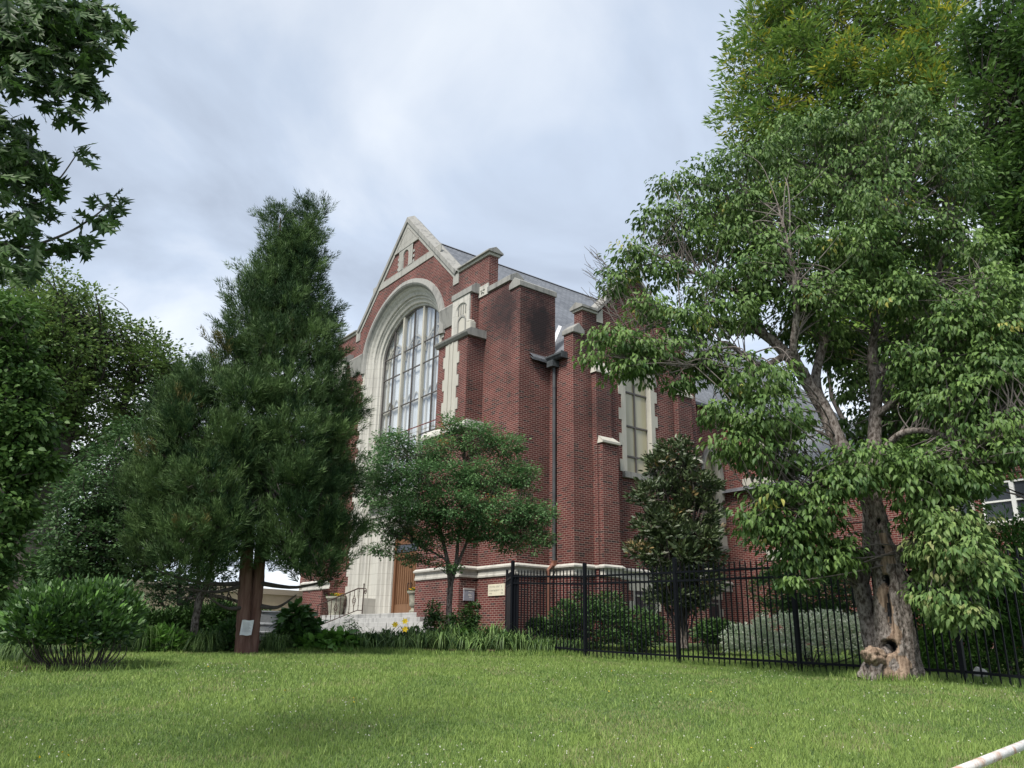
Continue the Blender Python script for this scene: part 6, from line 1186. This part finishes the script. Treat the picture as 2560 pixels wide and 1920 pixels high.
for i in range(12):
    X = 1150+i*9.5; clump('liriope', f"upright grassy clump behind the fence, {['first','second','third','fourth','fifth','sixth','seventh','eighth','ninth','tenth','eleventh','last'][i]} from the gate", X, 1395, 17.9, 90, .42, .22, wd=.014, group='row of grassy clumps behind the fence')
# small pale rock by the arborvitae
bm = bmesh.new(); bmesh.ops.create_icosphere(bm, subdivisions=3, radius=.09)
for v in bm.verts: v.co = Vector((v.co.x*1.1, v.co.y, v.co.z*1.1))*(1+.2*math.sin(v.co.x*40)*math.sin(v.co.z*33+1))
me = bpy.data.meshes.new('rock'); bm.to_mesh(me); bm.free(); me.materials.append(M['concrete']); o = bpy.data.objects.new('rock', me); COL.objects.link(o); q = D(2112, 1422, 14.2); o.location = (q[0], q[1], float(g(q[0], q[1]))+.05); props(o, 'small pale rock at the foot of the arborvitae', 'rock')
# ================================================================== GRASS
M['grass'] = leafmat('grass_blades', (.050, .108, .032), (.140, .232, .070), (.30, .29, .15), trans=.3, gloss=.25, hi=.94)
def vnoise(x, y, s, seed):
    r_ = np.random.default_rng(seed); G = r_.random((64, 64)); u, v = x*s % 64, y*s % 64; i, j = u.astype(int), v.astype(int); fu, fv = u-i, v-j; fu = fu*fu*(3-2*fu); fv = fv*fv*(3-2*fv); i2, j2 = (i+1) % 64, (j+1) % 64
    return G[i, j]*(1-fu)*(1-fv)+G[i2, j]*fu*(1-fv)+G[i, j2]*(1-fu)*fv+G[i2, j2]*fu*fv
def grass(n, y0, y1):
    y = y0*(y1/y0)**rng.random(n); x = (rng.random(n)*2-1)*(y*.74+.8)
    nz_ = -.08+vnoise(x+50, y+50, 1.1, 1)*.60+vnoise(x+50, y+50, 3.3, 2)*.45+vnoise(x+50, y+50, .35, 4)*.4+vnoise(x+50, y+50, 8, 5)*.25-.15
    inbed = bed_in(x, y); keep = ~inbed & (y < y1) & ((x > -8.4) | (y < 13.4)); x, y, nz_ = x[keep], y[keep], nz_[keep]; n = len(x)
    P = np.stack([x, y, g(x, y)-.004], -1)
    A = np.stack([rng.normal(size=n)*.42, rng.normal(size=n)*.42, np.ones(n)], -1); Nn = np.stack([rng.normal(size=n), rng.normal(size=n)-.6, rng.normal(size=n)*.2+.3], -1)
    S = (.022+.030*rng.random(n))*(.55+.75*nz_)*(1+.8*(rng.random(n) < .01)); S *= 1+.25*np.clip((y-10)/8, 0, 1)
    wdt = .06+.02*(y/8)
    T = (np.array([(-1, 0, 0), (1, 0, 0), (0, 1, .12)], float), np.array([(0, 1, 2)]))
    A_ = unit(A); Nn_ = unit(Nn-(Nn*A_).sum(1, keepdims=True)*A_); X = np.cross(A_, Nn_)
    hw = (.0021+.00035*y)[:, None]*(.8+.5*rng.random((n, 1)))
    V = np.stack([P-X*hw, P+X*hw, P+A_*S[:, None]+Nn_*S[:, None]*.15], 1).reshape(-1, 3); F = np.arange(3*n).reshape(-1, 3)
    bare = vnoise(x+20, y+9, 1.7, 7) > .74
    t = np.clip(.05+.55*(nz_-.35)+.5*rng.random(n), 0, .93); t = np.where((rng.random(n) < np.where(bare, .30, .035)), .99, t)
    return npmesh('lawn_grass', V, F, M['grass'], tint=t)
props(grass(620000, 5.6, 21), 'short green lawn grass covering the slope up to the fence', 'grass', kind='stuff')
def tufts(xs, ys, h0, h1, name, label, tint0=0):
    n = len(xs); P = np.stack([xs, ys, g(xs, ys)-.01], -1); A = np.stack([rng.normal(size=n)*.35, rng.normal(size=n)*.35, np.ones(n)], -1); Nn = rng.normal(size=(n, 3))+[0, -.6, .3]
    T = (np.array([(-.05, 0, 0), (.05, 0, 0), (.035, .6, .06), (-.035, .6, .06), (0, 1, .22)], float), np.array([(0, 1, 2), (0, 2, 3), (3, 2, 4)]))
    V, F, tt = leaves(P, A, Nn, h0+(h1-h0)*rng.random(n), T, np.clip(tint0+rng.random(n)*.9, 0, .93)); return props(npmesh(name, V, F, M['grass'], tint=tt), label, 'grass', kind='stuff')
_x, _y = [], []
for k_ in range(2600):
    a_, r_ = rng.random()*6.283, .30+.28*rng.random()**2; _x.append(dgl[0]+.06+r_*1.15*math.cos(a_)); _y.append(dgl[1]+.05+r_*math.sin(a_))
for k_ in range(5200):
    u_ = -2.2+rng.random()*18; q_ = p0+fd*u_; _x.append(q_[0]+rng.normal()*.07); _y.append(q_[1]+rng.normal()*.07)
for k_ in range(9000):
    x_ = -9+rng.random()*10.6; _x.append(x_); _y.append(17.45+.2*math.sin(x_*1.7)+.004*x_*x_-.25+rng.normal()*.16)
for k_ in range(1800):
    a_ = rng.random()*6.283; _x.append(-6.05+1.0*math.cos(a_)+rng.normal()*.08); _y.append(11.95+.6*math.sin(a_)+rng.normal()*.06)
tufts(np.array(_x), np.array(_y), .05, .15, 'long_grass', 'longer unmown grass round the trunk, fence line and bed edge')
_x, _y = [], []
for k_ in range(420):
    cy = 6*(17/6)**rng.random(); cx = (rng.random()*2-1)*cy*.7
    for q_ in range(16): _x.append(cx+rng.normal()*.035); _y.append(cy+rng.normal()*.035)
tufts(np.array(_x), np.array(_y), .06, .12, 'lawn_weeds', 'scattered tufts of coarser brighter grass in the lawn', .25)
# clover heads and scattered yellow leaves
def dots(name, label, cat, n, m, size, y0, y1, hz_, blob):
    y = y0*(y1/y0)**rng.random(n); x = (rng.random(n)*2-1)*(y*.72); w8 = vnoise(x+50, y+50, .6, 11)+.25*(x > 0); k_ = w8 > .55; x, y = x[k_], y[k_]; n = len(x)
    P = np.stack([x, y, g(x, y)+hz_], -1); q_ = 7 if blob else 1
    PP = np.repeat(P, q_, 0); A = unit(rng.normal(size=(len(PP), 3))+[0, 0, .4])
    V, F, tt = leaves(PP, A, rng.normal(size=(len(PP), 3)), size*(.7+.5*rng.random(len(PP))), T_OVAL if not blob else (np.array([(-.35, 0, 0), (.35, 0, 0), (0, 1, 0)], float), np.array([(0, 1, 2)])), rng.random(len(PP)))
    return props(npmesh(name, V, F, m, tint=tt), label, cat, kind='stuff')
dots('clover_flowers', 'tiny white clover heads scattered through the lawn', 'clover', 1500, M['whitep'], .010, 6, 15, .035, True)
dots('fallen_leaves', 'few yellowed fallen leaves lying on the lawn', 'leaves', 90, M['yellow'], .022, 6.5, 16, .03, False)
